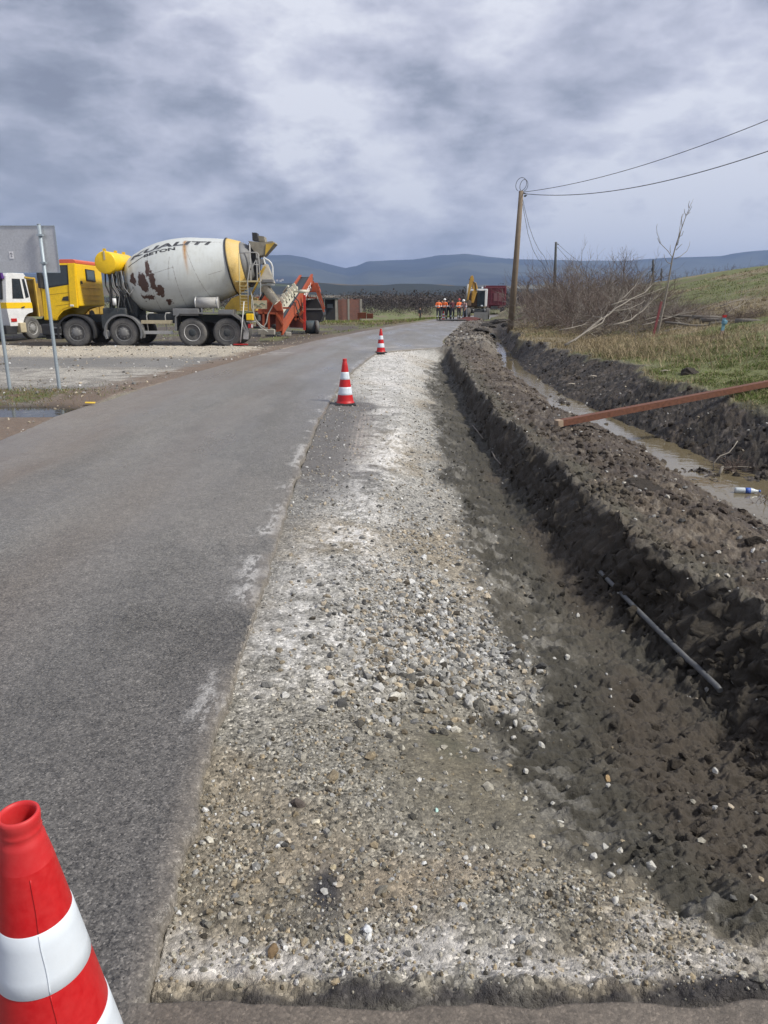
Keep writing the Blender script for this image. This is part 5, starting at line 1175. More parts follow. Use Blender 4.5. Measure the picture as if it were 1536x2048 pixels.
# ------------------------------------------------------------------ people
def person(loc, rz, label, top, trousers, hair='cap', hatc=None, lean=0, arms='down', step=.12, h=1.75, vest=None, group='road workers standing on the far road'):
    """body: one skinned surface; clothing colours follow the body; the head covering is a child"""
    t = empty('person', loc, label, 'person', group, rz)
    s = h / 1.75; L = []; 
    def lean_(p):                                  # bend forward (local -y) at the hip
        x, y, z = p
        if z > .95: dz = z - .95; return (x, y - math.sin(lean) * dz, .95 + math.cos(lean) * dz)
        return p
    V = []; E_ = []; Rr = []; kind = []
    def v(p, r, k, link=None):
        V.append(Vector(lean_(p)) * s); Rr.append(r * s); kind.append(k)
        if link is not None: E_.append((link, len(V) - 1))
        return len(V) - 1
    pel = v((0, 0, .95), .145, 't'); w = v((0, 0, 1.10), .135, 'j', pel); ch = v((0, .01, 1.30), .155, 'j', w); nk = v((0, .01, 1.47), .06, 's', ch); jw = v((0, 0, 1.53), .06, 's', nk); hd = v((0, -.01, 1.62), .088, 's', jw); v((0, 0, 1.70), .075, 's', hd)
    for sx in (-1, 1):
        hp = v((sx * .10, 0, .88), .10, 't', pel); kn = v((sx * .12, -.02 + sx * step * .3, .50), .068, 't', hp); an = v((sx * .13, sx * step, .10), .05, 'b', kn); v((sx * .135, sx * step - .15, .035), .042, 'b', an)
        sh = v((sx * .19, .01, 1.42), .066, 'j', ch)
        if arms == 'down': el = (sx * .27, .04, 1.14); wr = (sx * .26, -.05, .90)
        elif arms == 'front': el = (sx * .25, -.02, 1.13); wr = (sx * .10, -.28, 1.12)
        elif arms == 'hips': el = (sx * .36, .08, 1.16); wr = (sx * .19, -.04, 1.02)
        else: el = (sx * .24, -.16, 1.12); wr = (sx * .16, -.32, .90)
        e = v(el, .05, 'j', sh); wi = v(wr, .036, 's', e); dd = (Vector(wr) - Vector(el)).normalized(); pm = Vector(wr) + dd * .07; pmi = v(tuple(pm), .034, 's', wi)
        for q in range(4): v(tuple(pm + dd * (.07 + .015 * (q in (1, 2))) + Vector((0, (q - 1.5) * .022, -.005))), .010, 's', pmi)
        v(tuple(Vector(wr) + dd * .06 + Vector((-sx * .045, -.02, 0))), .011, 's', wi)
    me = bpy.data.meshes.new('body'); me.from_pydata([tuple(x) for x in V], E_, []); o = bpy.data.objects.new('tmp', me); COL.objects.link(o)
    sk = o.modifiers.new('s', 'SKIN'); 
    for i, r_ in enumerate(Rr): me.skin_vertices[0].data[i].radius = (r_, r_ * (.78 if kind[i] in 'jt' and i < 3 else 1)) if True else 0
    me.skin_vertices[0].data[0].use_root = True; o.modifiers.new('u', 'SUBSURF').levels = 1
    dg = bpy.context.evaluated_depsgraph_get(); dg.update(); nm = bpy.data.meshes.new_from_object(o.evaluated_get(dg)); bpy.data.objects.remove(o)
    SK = paint('skin', (.42, .24, .16), .6, dirt=.1); BT = paint('boots', (.03, .028, .028), .7); mats = [SK, top, trousers, BT, vest or CWHT]
    for m_ in mats: nm.materials.append(m_)
    idx = {'s': 0, 'j': 1, 't': 2, 'b': 3}
    for f in nm.polygons:
        c = f.center; bi = min(range(len(V)), key=lambda i: (V[i] - c).length - Rr[i]); k = idx[kind[bi]]; z = c.z / s
        if k == 2 and vest and (.22 < z < .29 or .34 < z < .40): k = 4
        if k == 1 and vest and 1.12 < z < 1.19: k = 4
        f.material_index = k; f.use_smooth = True
    nm.name = 'body'; b = bpy.data.objects.new('body', nm); COL.objects.link(b); b.parent = t
    hp = Vector(lean_((0, .005, 1.645))) * s; up = Vector((0, -math.sin(lean), math.cos(lean)))
    m = MB()
    if hatc is None: m.lathe([(-.03, .093 * s), (.03, .098 * s), (.08, .075 * s), (.10, .02)], hp, up, 14); m.build('hair', paint('dark_hair', (.02, .016, .013), .8), t)
    else: m.lathe([(-.0, .125 * s), (.012, .120 * s), (.02, .105 * s), (.07, .095 * s), (.11, .06 * s), (.125, .01)], hp, up, 16); m.build('helmet' if hair == 'helmet' else 'cap', hatc, t)
    # face: nose and eyes
    m = MB(); f0 = hp + Vector((0, -.09 * s, -.02)); m.lathe([(0, .016), (.035, .006)], f0 + Vector((0, .01, 0)), (0, -1, -.4), 6); m.build('nose', SK, t)
    return t
def build_people():
    OJ = paint('orange_hivis', (.85, .17, .04), .7, dirt=.1); NV = paint('navy_work_trousers', (.03, .035, .05), .8, dirt=.3); DK = paint('black_clothes', (.012, .013, .016), .8, dirt=.1)
    PK = paint('faded_pink_grey_vest', (.42, .26, .25), .8, dirt=.3); RD = paint('red_navy_jacket', (.12, .03, .035), .8, dirt=.5, dcol=(.03, .03, .05)); JE = paint('grey_trousers', (.14, .16, .19), .8)
    WH = paint('white_helmet', (.75, .75, .75), .4, dirt=.1); RH = paint('red_cap', (.4, .05, .04), .6)
    def at_(px, Y): return (at(px, 640, Y)[0], Y, -.01)
    person(at_(876.5, 60.5), .2, 'worker in bright orange jacket and dark hair, leftmost of the road crew', OJ, NV, arms='front', vest=CWHT)
    person(at_(888.5, 61.5), -.3, 'worker in orange jacket wearing a white helmet, second from the left', OJ, NV, hair='helmet', hatc=WH, arms='front', vest=CWHT)
    person(at_(896.5, 63.5), 2.9, 'person dressed all in black standing in the middle of the road crew', DK, DK, arms='down')
    person(at_(904.5, 61), 3.3, 'worker in dark red and navy jacket bending slightly, right of the black dressed one', RD, NV, arms='hips', lean=.15, vest=CWHT)
    person(at_(917.5, 61), .4, 'worker in orange jacket with a red cap between two darker dressed workers', OJ, NV, hair='cap', hatc=RH, arms='front', vest=CWHT)
    person(at_(929.5, 60.5), -.6, 'worker in faded pinkish vest leaning forward, rightmost of the road crew', PK, JE, hair='helmet', hatc=WH, arms='reach', lean=.45, vest=CWHT)
    person(at_(884, 66), 3.0, 'person in dark clothes half hidden behind the white helmeted worker', DK, NV, arms='down')
    Y = 84; x = at(840, 630, Y)[0]; z = float(gz(x, Y)[0]); person((x, Y, z), .9, 'lone person in black walking on the grass left of the road', DK, DK, arms='down', step=.22, h=1.75, group=None)
build_people()

# ------------------------------------------------------------------ wheeled excavator and tipper lorry at the end of the road
def build_excavator():
    Y = 64.0; Q = lambda px, py, y=Y: Vector(at(px, py, y)); O = Vector((Q(957, 600)[0], Y, 0)); B = lambda: MB(O)
    t = empty('excavator', O, 'yellow wheeled excavator with white framed cab and raised folded arm', 'excavator')
    EY = paint('excavator_yellow', (.55, .32, .05), .5, dirt=.5, dcol=(.14, .09, .05)); EB = paint('excavator_brown', (.16, .11, .07), .6, dirt=.5)
    m = B(); m.prism([(Q(953, 600)[0], Q(0, 613)[2]), (Q(972, 600)[0], Q(0, 613)[2]), (Q(972.5, 600)[0], Q(0, 578)[2]), (Q(953.5, 600)[0], Q(0, 578)[2])], Y - .8, Y + .9, bev=.06); cab = m.build('cab', WHT, t)
    m = B(); m.box(Q(962, 597, Y - .81), (.66, .04, 1.28), bev=.01); m.build('windscreen', GLS, cab)
    m = B(); m.box((Q(972.6, 600)[0], Y, Q(0, 596)[2]), (.04, 1.3, 1.0), bev=.01); m.build('side_window', GLS, cab)
    for px in (955, 970): m = B(); m.box(Q(px, 579.5, Y - .9), (.15, .12, .12), bev=.03); m.build('work_lamp', CWHT, cab)
    m = B(); m.lathe([(0, .08), (.12, .08), (.14, .04)], Q(964.5, 577, Y), (0, 0, 1), 12); m.build('beacon', CWHT, cab)
    m = B(); m.box(Q(963.5, 611.5, Y - .85), (.18, .1, .12), bev=.02); m.build('work_lamp', CWHT, cab)
    m = B(); m.prism([(Q(934, 600)[0], Q(0, 614)[2]), (Q(953, 600)[0], Q(0, 614)[2]), (Q(953, 600)[0], Q(0, 585)[2]), (Q(942, 600)[0], Q(0, 583)[2]), (Q(935, 600)[0], Q(0, 592)[2])], Y - .5, Y + 2.4, bev=.08); m.build('engine_house', EB, t)
    m = B(); m.prism([(Q(953, 600)[0], Q(0, 616)[2]), (Q(975, 600)[0], Q(0, 616)[2]), (Q(975.5, 600)[0], Q(0, 598)[2]), (Q(972, 600)[0], Q(0, 595)[2]), (Q(953, 600)[0], Q(0, 612)[2])], Y + .9, Y + 2.4, bev=.08); m.build('counterweight', BEIGE, t)
    m = B(); m.prism([(Q(940.5, 600)[0], Q(0, 606)[2]), (Q(945, 600)[0], Q(0, 606)[2]), (Q(952.5, 600)[0], Q(0, 578)[2]), (Q(949, 600)[0], Q(0, 566)[2]), (Q(942, 600)[0], Q(0, 563)[2])], Y - .9, Y - .5, bev=.04); m.build('boom', EY, t)
    m = B(); m.prism([(Q(930, 600)[0], Q(0, 602)[2]), (Q(932.5, 600)[0], Q(0, 603)[2]), (Q(937, 600)[0], Q(0, 578)[2]), (Q(943, 600)[0], Q(0, 560)[2]), (Q(940.5, 600)[0], Q(0, 551.5)[2]), (Q(936.5, 600)[0], Q(0, 553)[2]), (Q(933.5, 600)[0], Q(0, 568)[2])], Y - 1.4, Y - 1.0, bev=.04); m.build('stick', EY, t)
    m = B(); m.tube([Q(932, 600, Y - 1.45), Q(936, 568, Y - 1.45)], .07, 8); m.build('hydraulic_ram', LGR, t)
    m = B(); m.tube([Q(938, 558, Y - .9), Q(945, 562, Y - .9), Q(951, 567, Y - .9), Q(952, 580, Y - .9)], .04, 6); m.build('hose', BLK, t)
    m = B(); m.box(Q(942.5, 580, Y - 1.2), (.34, .2, .16), bev=.03); m.box(Q(941.5, 575.5, Y - 1.2), (.16, .2, .1), bev=.02); m.build('boom_lamp', CWHT, t)
    m = B(); m.prism([(Q(929, 600)[0], Q(0, 610)[2]), (Q(937, 600)[0], Q(0, 612)[2]), (Q(938, 600)[0], Q(0, 603)[2]), (Q(932, 600)[0], Q(0, 599)[2])], Y - 1.9, Y - 1.0, bev=.04); m.build('bucket', EB, t)
    m = B(); m.box((Q(954, 600)[0], Y + .8, Q(0, 622)[2]), (1.9, 3.2, .36), bev=.05); m.build('undercarriage', DRK, t)
    for px in (936, 973.5):
        for dy in (-.6, 2.0): x = Q(px, 600)[0]; wheel(t, (x, Y + dy, .50), .50, .32, O, 'front', axis=(1, 0, 0) if px < 950 else (-1, 0, 0), n=24)
    m = B(); m.prism([(Q(945, 600)[0], Q(0, 638)[2]), (Q(972, 600)[0], Q(0, 638)[2]), (Q(972, 600)[0], Q(0, 624)[2]), (Q(945, 600)[0], Q(0, 624)[2])], Y - 1.55, Y - 1.45, bev=.01); m.build('dozer_blade', GRY, t)
    for px in (947, 970): m = B(); m.bar(Q(px, 622, Y - 1.45), Q(px, 618, Y - .3), .12, .12); m.build('blade_arm', GRY, t)
    for q in ((926, 583), (922, 599)): m = B(); m.box(Q(q[0], q[1], Y - .6), (.14, .1, .3), bev=.03); m.bar(Q(q[0], q[1], Y - .6), Q(935, 596, Y - .5), .025, .025); m.build('mirror', BLK, t)
def build_tipper():
    Y = 86.0; Q = lambda px, py, y=Y: Vector(at(px, py, y)); O = Vector((Q(989, 600)[0], Y, 0)); B = lambda: MB(O); rz = R(-9)
    t = empty('tipper_lorry', O, 'maroon red tipper lorry parked behind the excavator', 'tipper lorry', rz=rz)
    L = MB; MR = paint('maroon_paint', (.15, .018, .032), .5, dirt=.4, dcol=(.16, .08, .08)); MP = paint('dusty_pink_panel', (.24, .10, .11), .7, dirt=.5)
    # local frame: x across, y away from us
    w = 2.45; z0, z1 = 1.05, 3.05
    def b(c, s_, name, mat, bev=.02, par=None): m = L(); m.box(c, s_, bev=bev); return m.build(name, mat, par or t)
    tg = b((0, 0, (z0 + z1) / 2), (w, .08, z1 - z0), 'tailgate', MR)
    for z in (z0 + .1, 1.75, 2.4, z1 - .06): b((0, -.06, z), (w, .08, .10), 'tailgate_rail', MR, par=tg)
    for x in (-w / 2 + .06, -.4, .4, w / 2 - .06): b((x, -.07, (z0 + z1) / 2), (.10, .10, z1 - z0), 'tailgate_rib', MR, par=tg)
    b((.35, -.09, 1.95), (.9, .03, .9), 'panel', MP, par=tg)
    for sx in (-1, 1):
        sd_ = b((sx * w / 2, 3.0, (z0 + z1) / 2), (.07, 6.0, z1 - z0), 'bed_side', MR)
        for k in range(8): b((sx * (w / 2 + .05), .3 + k * .8, (z0 + z1) / 2), (.08, .10, z1 - z0 - .1), 'side_rib', MR, par=sd_)
        b((sx * (w / 2 + .04), 3.0, z1), (.14, 6.0, .12), 'top_rail', MR, par=sd_)
    b((0, 3.0, z0), (w, 6.0, .1), 'bed_floor', MR); b((0, 6.05, 2.2), (w, .08, 2.3), 'bed_front', MR)
    b((0, 3.4, .78), (.8, 7.6, .3), 'chassis_frame', DRK); cb = b((0, 7.3, 1.75), (2.4, 1.6, 2.3), 'cab', MR, .08); b((0, 6.48, 2.3), (1.7, .04, .6), 'rear_window', GLS, .01, cb)
    for sx in (-1, 1):
        for y in (.7, 2.05, 5.9, 7.5): wheel(t, (sx * (w / 2 - .28), y, .52), .52, .5 if y < 3 else .32, (0, 0, 0), 'rear' if y < 3 else 'front', LGR, axis=(-sx, 0, 0), n=22)
        b((sx * (w / 2 - .3), .0, .95), (.6, .5, .05), 'mud_guard', GRY); b((sx * (w / 2 - .3), -.22, .62), (.55, .03, .5), 'mud_flap', BLK); b((sx * .85, -.14, .92), (.4, .06, .14), 'tail_light', REDL)
        b((sx * 1.42, 8.1, 2.2), (.2, .1, .55), 'mirror', BLK, .03)
    b((0, -.1, .62), (2.2, .1, .12), 'bumper', LGR)
build_excavator(); build_tipper()
def road_works():
    r5 = random.Random(9); Y = 60.2
    for i, (px, w_, hgt, c, nm, lab) in enumerate(((941, 1.1, .35, paint('dark_brown_heap', (.10, .03, .03), .9), 'spoil_heap', 'low dark reddish heap of soil in front of the excavator'), (908, 1.5, .16, paint('dark_grey_heap', (.08, .08, .08), .9), 'asphalt_rubble', 'row of broken asphalt lying at the workers feet'))):
        V, F = rock_variants(1, 3, 70 + i, .6)[0]; n = len(V); W = V * np.array([w_, .5, hgt * 1.4]) * (1 + .15 * fbm(V[:, 0] * 5, V[:, 1] * 5 + V[:, 2] * 4, 3, i))[:, None]
        o = np_mesh(nm, W, F, c); p = at(px, 640, Y); o.location = (p[0], Y, .05); tag(o, lab, 'rubble')
    for i, (px, py, s_) in enumerate(((975, 652, .5), (1000, 645, .7), (990, 655, .35), (965, 662, .5), (1010, 652, .5))):
        V, F = rock_variants(1, 3, 80 + i, .6)[0]; W = V * s_ * np.array([1, .8, .8]) * (1 + .2 * fbm(V[:, 0] * 5, V[:, 1] * 5 + V[:, 2] * 4, 3, i))[:, None]
        o = np_mesh('spoil_heap', W, F, ground_material('far_spoil', .95, .8), np.concatenate([np.repeat([(.055, .05, .045)], len(W), 0), np.full((len(W), 1), .5)], -1)); p = hit(px, py); o.location = p; tag(o, 'dark heap of dug earth on the rubble verge right of the road', 'earth heap', 'earth heaps on the verge')
road_works()

# ------------------------------------------------------------------ poles and wires
def pole(px, py, ptx, pty, Y, r, label, dark=False, z=None):
    b = at(px, py, Y); tp = at(ptx, pty, Y); o = Vector((b[0], Y, b[2])); t = empty('utility_pole', o, label, 'utility pole'); m = MB(o)
    m.tube([(b[0], Y, b[2] - .5), ((b[0] + tp[0]) / 2 + .02, Y, (b[2] + tp[2]) / 2), (tp[0], Y, tp[2])], [r * 1.15, r * .95, r * .72], 14); m.build('shaft', DRK if dark else WOODP, t)
    m = MB(o); m.lathe([(0, .03), (.05, .05), (.1, .04), (.16, .02)], (tp[0] + r, Y, tp[2] - .25), (1, 0, .4), 8); m.build('insulator', DRK, t); return t, Vector(tp), o
def wire(label, pts, r=.012, name='power_line', mat=BLK, par=None, group='wires strung from the poles'):
    m = MB(pts[0]); m.tube(pts, r, 5); o = m.build(name, mat)
    o.location = pts[0]
    if label: tag(o, label, 'wire')
    return o
def sag(a, b, s, n=28): a = Vector(a); b = Vector(b); return [a.lerp(b, i / n) - Vector((0, 0, s * 4 * (i / n) * (1 - i / n))) for i in range(n + 1)]
def build_poles():
    t, p1, o1 = pole(1020, 664, 1042.5, 382, 39.0, .155, 'weathered wooden utility pole with a coil of wire on top beside the ditch')
    t2, p2, o2 = pole(1107, 620, 1112, 484, 74.0, .15, 'thin dark utility pole behind the bare bushes, second along the line', True)
    t3, p3, o3 = pole(1305, 580, 1306.5, 519, 125, .2, 'distant dark pole with hanging cable loops, left one of the pair', True)
    t4, p4, o4 = pole(1322, 572, 1323.5, 537, 190, .2, 'more distant dark pole with cable loops, right one of the pair', True)
    for tt, p, o, q in ((t3, p3, o3, .7), (t4, p4, o4, .9)):
        m = MB(o); m.tube([p + Vector((-.2 * q, 0, -.3)), p + Vector((.25 * q, -.1, -.9)), p + Vector((-.2 * q, 0, -1.5)), p + Vector((.25 * q, 0, -2.1)), p + Vector((-.15 * q, 0, -2.8))], .11, 6); m.build('cable_loop', DRK, tt)
        m = MB(o); m.tube([p + Vector((math.cos(a) * .75, 0, -2.5 + math.sin(a) * .7)) for a in np.linspace(-.5, 3.6, 14)], .05, 5); m.build('cable_loop', DRK, tt)
    # coil on the first pole
    for k, (rx, rz_, cx, cz) in enumerate(((.27, .31, -.02, .31), (.20, .27, .12, .26))):
        m = MB(o1); m.tube([p1 + Vector((cx + rx * math.cos(a), .04 * math.sin(a * 2), cz + rz_ * math.sin(a) + .05 * math.cos(a))) for a in np.linspace(-1.9, 4.2, 30)], .013, 5); m.build('wire_coil', BLK, t)
    m = MB(o1); m.bar(p1 + Vector((-.12, 0, -.05)), p1 + Vector((.22, 0, -.12)), .05, .05); m.build('crossarm', DRK, t)
    e1 = Vector(at(1640, 196, 24.5)); e2 = Vector(at(1640, 265, 23.0))
    wire('upper overhead wire running from the pole coil to the top right', sag(p1 + Vector((.1, 0, -.05)), e1, .42), .013)
    wire('lower overhead wire running from the pole top to the right edge', sag(p1 + Vector((.1, 0, -.12)), e2, .62), .015)
    def loose(px_, lab): P_ = [Vector(at(px, py, Y)) for px, py, Y in px_]; S = [P_[0]]; [S.extend([a.lerp(b, .5), b]) for a, b in zip(P_, P_[1:])]; wire(lab, S, .011)
    loose(((1044, 392, 39), (1050, 420, 39.5), (1058, 452, 40.5), (1068, 480, 42), (1078, 500, 44), (1088, 512, 46), (1096, 530, 48)), 'slack wire hanging from the wooden pole, outer one')
    loose(((1043, 392, 39), (1048, 425, 39.3), (1056, 468, 40), (1066, 500, 41), (1077, 520, 43), (1086, 527, 45), (1094, 545, 47)), 'slack wire hanging from the wooden pole, inner one')
    wire('upper thin wire falling from the dark pole towards the hill', sag(p2, Vector(at(1304, 530, 124)), 2.6), .014); wire('lower thin wire falling from the dark pole towards the hill', sag(p2 - Vector((0, 0, .3)), Vector(at(1304, 545, 124)), 3.2), .014)
build_poles()

# ------------------------------------------------------------------ bare wood: sapling, stakes, felled trunks, brush
def twigs(m, p, d, L, r, depth, rg, n=3, spread=.6, droop=0, seg=3, q=.62):
    pts = [p]; dd = d.copy()
    for i in range(seg): dd = (dd + Vector((rg.gauss(0, .13), rg.gauss(0, .13), rg.gauss(0, .10) - droop))).normalized(); pts.append(pts[-1] + dd * L / seg)
    m.tube(pts, [r * (1 - .6 * i / seg) for i in range(seg + 1)], 4 if depth < 2 else 3, cap=False)
    if depth <= 0: return
    for k in range(n):
        i = rg.randint(1, seg); b = pts[i]; nd = (dd + Vector((rg.gauss(0, spread), rg.gauss(0, spread), rg.gauss(.1, spread * .6)))).normalized()
        twigs(m, b, nd, L * rg.uniform(q * .7, q * 1.15), r * .5, depth - 1, rg, n, spread, droop, seg, q)
def build_wood():
    rg = random.Random(5); Q = lambda px, py, Y: Vector(at(px, py, Y))
    # sapling: traced limbs at one distance, with real depth offsets
    Y = 24.0; b = Vector((Q(1311, 684, Y).x, Y, float(gz(Q(1311, 684, Y).x, Y)[0]))); t = empty('sapling', b, 'tall thin leafless sapling leaning right beside a red stake', 'tree')
    tr = [(1311, 684), (1318, 655), (1327, 615), (1335, 575), (1344, 520), (1352, 490), (1362, 460), (1372, 432), (1382, 408), (1387, 398)]
    m = MB(b); P_ = [Q(px, py, Y + .02 * i) for i, (px, py) in enumerate(tr)]; P_[0].z = b.z - .2; m.tube(P_, [.040, .036, .031, .026, .021, .017, .013, .010, .006, .003], 8); m.build('trunk', BARK, t)
    m = MB(b)
    for br in (((1344, 514), (1336, 502), (1322, 488), (1314, 466), (1313, 454), (1315, 448)), ((1320, 487), (1315, 476)), ((1342, 528), (1334, 524), (1329, 515), (1328, 508)), ((1349, 518), (1362, 512), (1374, 502), (1379, 490), (1380, 482)), ((1355, 490), (1360, 470), (1364, 452), (1367, 448)), ((1353, 492), (1358, 468), (1362, 440), (1368, 426)), ((1358, 474), (1364, 470), (1367, 462)), ((1364, 452), (1363, 436), (1365, 428)), ((1372, 432), (1369, 424), (1369, 418)), ((1376, 426), (1380, 420), (1384, 412)), ((1378, 416), (1377, 410), (1379, 402)), ((1352, 500), (1358, 494), (1364, 488)), ((1341, 505), (1340, 498), (1341, 490)), ((1373, 430), (1381, 424))):
        P_ = [Q(px, py, Y + .03 + .12 * i * (1 if br[0][0] % 2 else -1)) for i, (px, py) in enumerate(br)]; m.tube(P_, [.011 * (1 - .75 * i / len(P_)) for i in range(len(P_))], 5)
    m.build('branches', BARK, t)
    def stake(name, a, bt, Y, r, mat, label, extra=None):
        o = Vector((Q(*a, Y).x, Y, float(gz(Q(*a, Y).x, Y)[0]))); tp = Q(*bt, Y); m = MB(o); m.bar(o - Vector((0, 0, .2)), tp, r * 1.7, r * 1.7, (0, 1, 0)); e = empty(name, o, label, 'stake'); m.build('shaft', mat, e)
        if extra: extra(e, o, tp)
        return e
    stake('marker_stake', (1303, 683), (1323, 603), 23.3, .035, paint('dark_red_stake', (.22, .04, .05), .7, dirt=.4, dcol=(.25, .2, .16)), 'dark red painted wooden stake standing beside the sapling')
    def ribbon(e, o, tp):
        m = MB(o); m.box(tp + Vector((0, 0, .02)), (.09, .09, .07)); m.build('red_tip', REDL, e); m = MB(o); m.box(tp + Vector((.01, -.02, -.14)), (.13, .11, .12), rot=(.1, .1, .3), bev=.03); m.build('ribbon', paint('blue_ribbon', (.12, .27, .36), .6, dirt=.2), e)
        m = MB(o); a = o.lerp(tp, .28); m.bar(o - Vector((0, 0, .1)), a, .075, .075, (0, 1, 0)); m.build('bare_foot', paint('pinkish_wood', (.38, .26, .24), .8), e)
    stake('marker_stake', (1441, 690), (1449, 634), 20.8, .038, paint('pale_blue_stake', (.16, .36, .46), .7, dirt=.35, dcol=(.3, .3, .28)), 'pale blue painted stake with a red tip and blue ribbon in the dry grass', ribbon)
    # felled trunks lying on the meadow
    GB = paint('grey_log_bark', (.19, .175, .155), .9, dirt=.4, scale=5)
    for i, (a, c, r, y0, y1) in enumerate((((1385, 634), (1560, 645), .07, 25, 25.5), ((1400, 640), (1560, 652), .075, 24.6, 24), ((1345, 632), (1460, 642), .045, 25.5, 25), ((1470, 643), (1580, 655), .10, 23.6, 23), ((1420, 648), (1560, 640), .06, 24, 25), ((1525, 628), (1600, 640), .09, 26, 25.5), ((1330, 645), (1440, 650), .04, 24.5, 24), ((1480, 655), (1600, 648), .055, 23.2, 23.4))):
        P0 = Q(*a, y0); P1 = Q(*c, y1); o = P0; m = MB(o); md = P0.lerp(P1, .5) + Vector((0, 0, rg.uniform(-.06, .06))); m.tube([P0, P0.lerp(md, .5) + Vector((0, 0, .02)), md, P1], [r, r * .95, r * .85, r * .7], 10); q = m.build('felled_trunk', GB); q.location = o
        tag(q, 'grey felled trunk lying with others on the meadow at the right edge', 'log', 'felled trunks on the meadow')
    # long pale limbs thrown on the brush
    limbs = [((1165, 668), (1200, 640), (1232, 616), (1262, 598), (1290, 585), (1303, 571)), ((1222, 610), (1250, 600), (1290, 590), (1330, 575)), ((1225, 650), (1262, 640), (1285, 622), (1300, 606)), ((1130, 690), (1170, 665), (1205, 645), (1215, 628)), ((1215, 625), (1245, 620), (1275, 610), (1290, 600)),
             ((1330, 662), (1370, 656), (1398, 657)), ((1285, 650), (1320, 640), (1362, 628), (1400, 622)), ((1240, 600), (1262, 580), (1275, 565)), ((1120, 660), (1165, 650), (1205, 652)), ((1290, 640), (1325, 632), (1355, 636), (1400, 645)), ((1260, 690), (1280, 700), (1295, 712)), ((1350, 640), (1378, 655), (1392, 668)), ((1175, 660), (1190, 672), (1205, 690)), ((1440, 612), (1480, 600), (1520, 595)), ((1440, 640), (1462, 620), (1490, 604)), ((1455, 652), (1480, 660), (1510, 672))
             ]
    for i, br in enumerate(limbs):
        Y0 = 27 - (br[0][1] - 600) * .05 if br[0][1] < 680 else 21.5; P_ = [Q(px, py, Y0 + .5 * k) for k, (px, py) in enumerate(br)]; S = [P_[0]]
        for a, c in zip(P_, P_[1:]): S += [a.lerp(c, .5) + Vector((rg.uniform(-.02, .02), 0, rg.uniform(-.04, .03))), c]
        r0 = .035 if i in (0, 2, 3, 10) else .02; m = MB(P_[0]); m.tube(S, [r0 * (1 - .75 * k / len(S)) for k in range(len(S))], 6)
        for k in range(7): j = rg.randint(1, len(S) - 2); d = (S[j + 1] - S[j]).normalized(); twigs(m, S[j], (d + Vector((rg.gauss(0, .4), rg.gauss(0, .4), rg.gauss(.15, .4)))).normalized(), rg.uniform(.5, 1.1), r0 * .35, 1, rg, 3, .4, 0, 3)
        q = m.build('fallen_branch', BARK); q.location = P_[0]; tag(q, 'long pale bare branch lying across the brushwood and dry grass', 'branch', 'fallen branches beside the meadow')
    # brushwood heaps and standing bare shrubs
    def heap(seed, n, L, tilt):
        g = random.Random(seed); m = MB()
        for k in range(n):
            a = g.uniform(0, 2 * math.pi); p = Vector((g.gauss(0, .75), g.gauss(0, .75), g.uniform(.0, .35))); d = Vector((math.cos(a) * g.uniform(.5, 1.2) + tilt, math.sin(a) * .9, g.uniform(.02, .75))).normalized()
            twigs(m, p, d, L * g.uniform(.6, 1.2), .017, 2, g, 4, .42, .01, 4)
        return m
    def bush(seed, n, L):
        g = random.Random(seed); m = MB()
        for k in range(n):
            a = g.uniform(0, 2 * math.pi); p = Vector((g.gauss(0, .25), g.gauss(0, .25), -.1)); d = Vector((math.cos(a) * .5, math.sin(a) * .5, 1)).normalized(); twigs(m, p, d, L * g.uniform(.7, 1.2), .019, 3, g, 3, .38, -.02, 3)
        return m
    protoH = [heap(s, 42, 1.5, .5).build('brushwood', TWIG if s % 2 else TWIG2) for s in (1, 2, 3)]; protoB = [bush(s, 9, 1.3).build('bare_shrub', TWIG) for s in (4, 5, 6)]
    used = set()
    def put(proto, px, Y, sc, rz, zs, label, cat, group):
        o = proto if proto.name not in used else proto.copy()
        if o is not proto: COL.objects.link(o)
        used.add(proto.name); x = Q(px, 600, Y).x; o.location = (x, Y, float(gz(x, Y)[0]) - .05); o.scale = (sc, sc, sc * zs * .88); o.rotation_euler = (0, 0, rz); tag(o, label, cat, group)
    g = random.Random(11)
    for i, (px, Y, sc, zs) in enumerate(((1085, 33, .9, .8), (1130, 32, 1.0, .9), (1175, 30, 1.05, .9), (1225, 29, 1.0, .85), (1262, 28, .95, .9), (1110, 38, 1.2, 1.0), (1160, 37, 1.3, 1.0), (1215, 36, 1.25, 1.0), (1265, 34, 1.1, .9), (1060, 42, 1.1, .9), (1295, 30, .8, .7), (1335, 27, .8, .55), (1370, 27, .7, .5), (1240, 25, .6, .6), (1190, 26, .6, .55), (1140, 28, .6, .6), (1065, 36, .7, .7), (1290, 25.5, .55, .5), (1250, 42, 1.3, .9), (1190, 44, 1.5, 1.0), (1130, 46, 1.4, 1.1), (1300, 38, .9, .6), (1080, 47, 1.3, 1.0), (1110, 52, 1.5, 1.1), (1150, 56, 1.6, 1.1), (1200, 54, 1.5, 1.0), (1240, 52, 1.4, .8), (1055, 52, 1.2, .9), (1325, 32, .9, .6), (1355, 30, .8, .5), (1150, 33, .9, .9), (1200, 33, .9, .9), (1460, 24.5, .6, .5), (1510, 24.5, .7, .5), (1410, 26, .6, .45))):
        put(protoH[i % 3], px, Y, sc, g.uniform(-.5, .5), zs, 'heap of tangled brown brushwood on the bank between the pole and the meadow', 'brushwood', 'brushwood heaps on the bank')
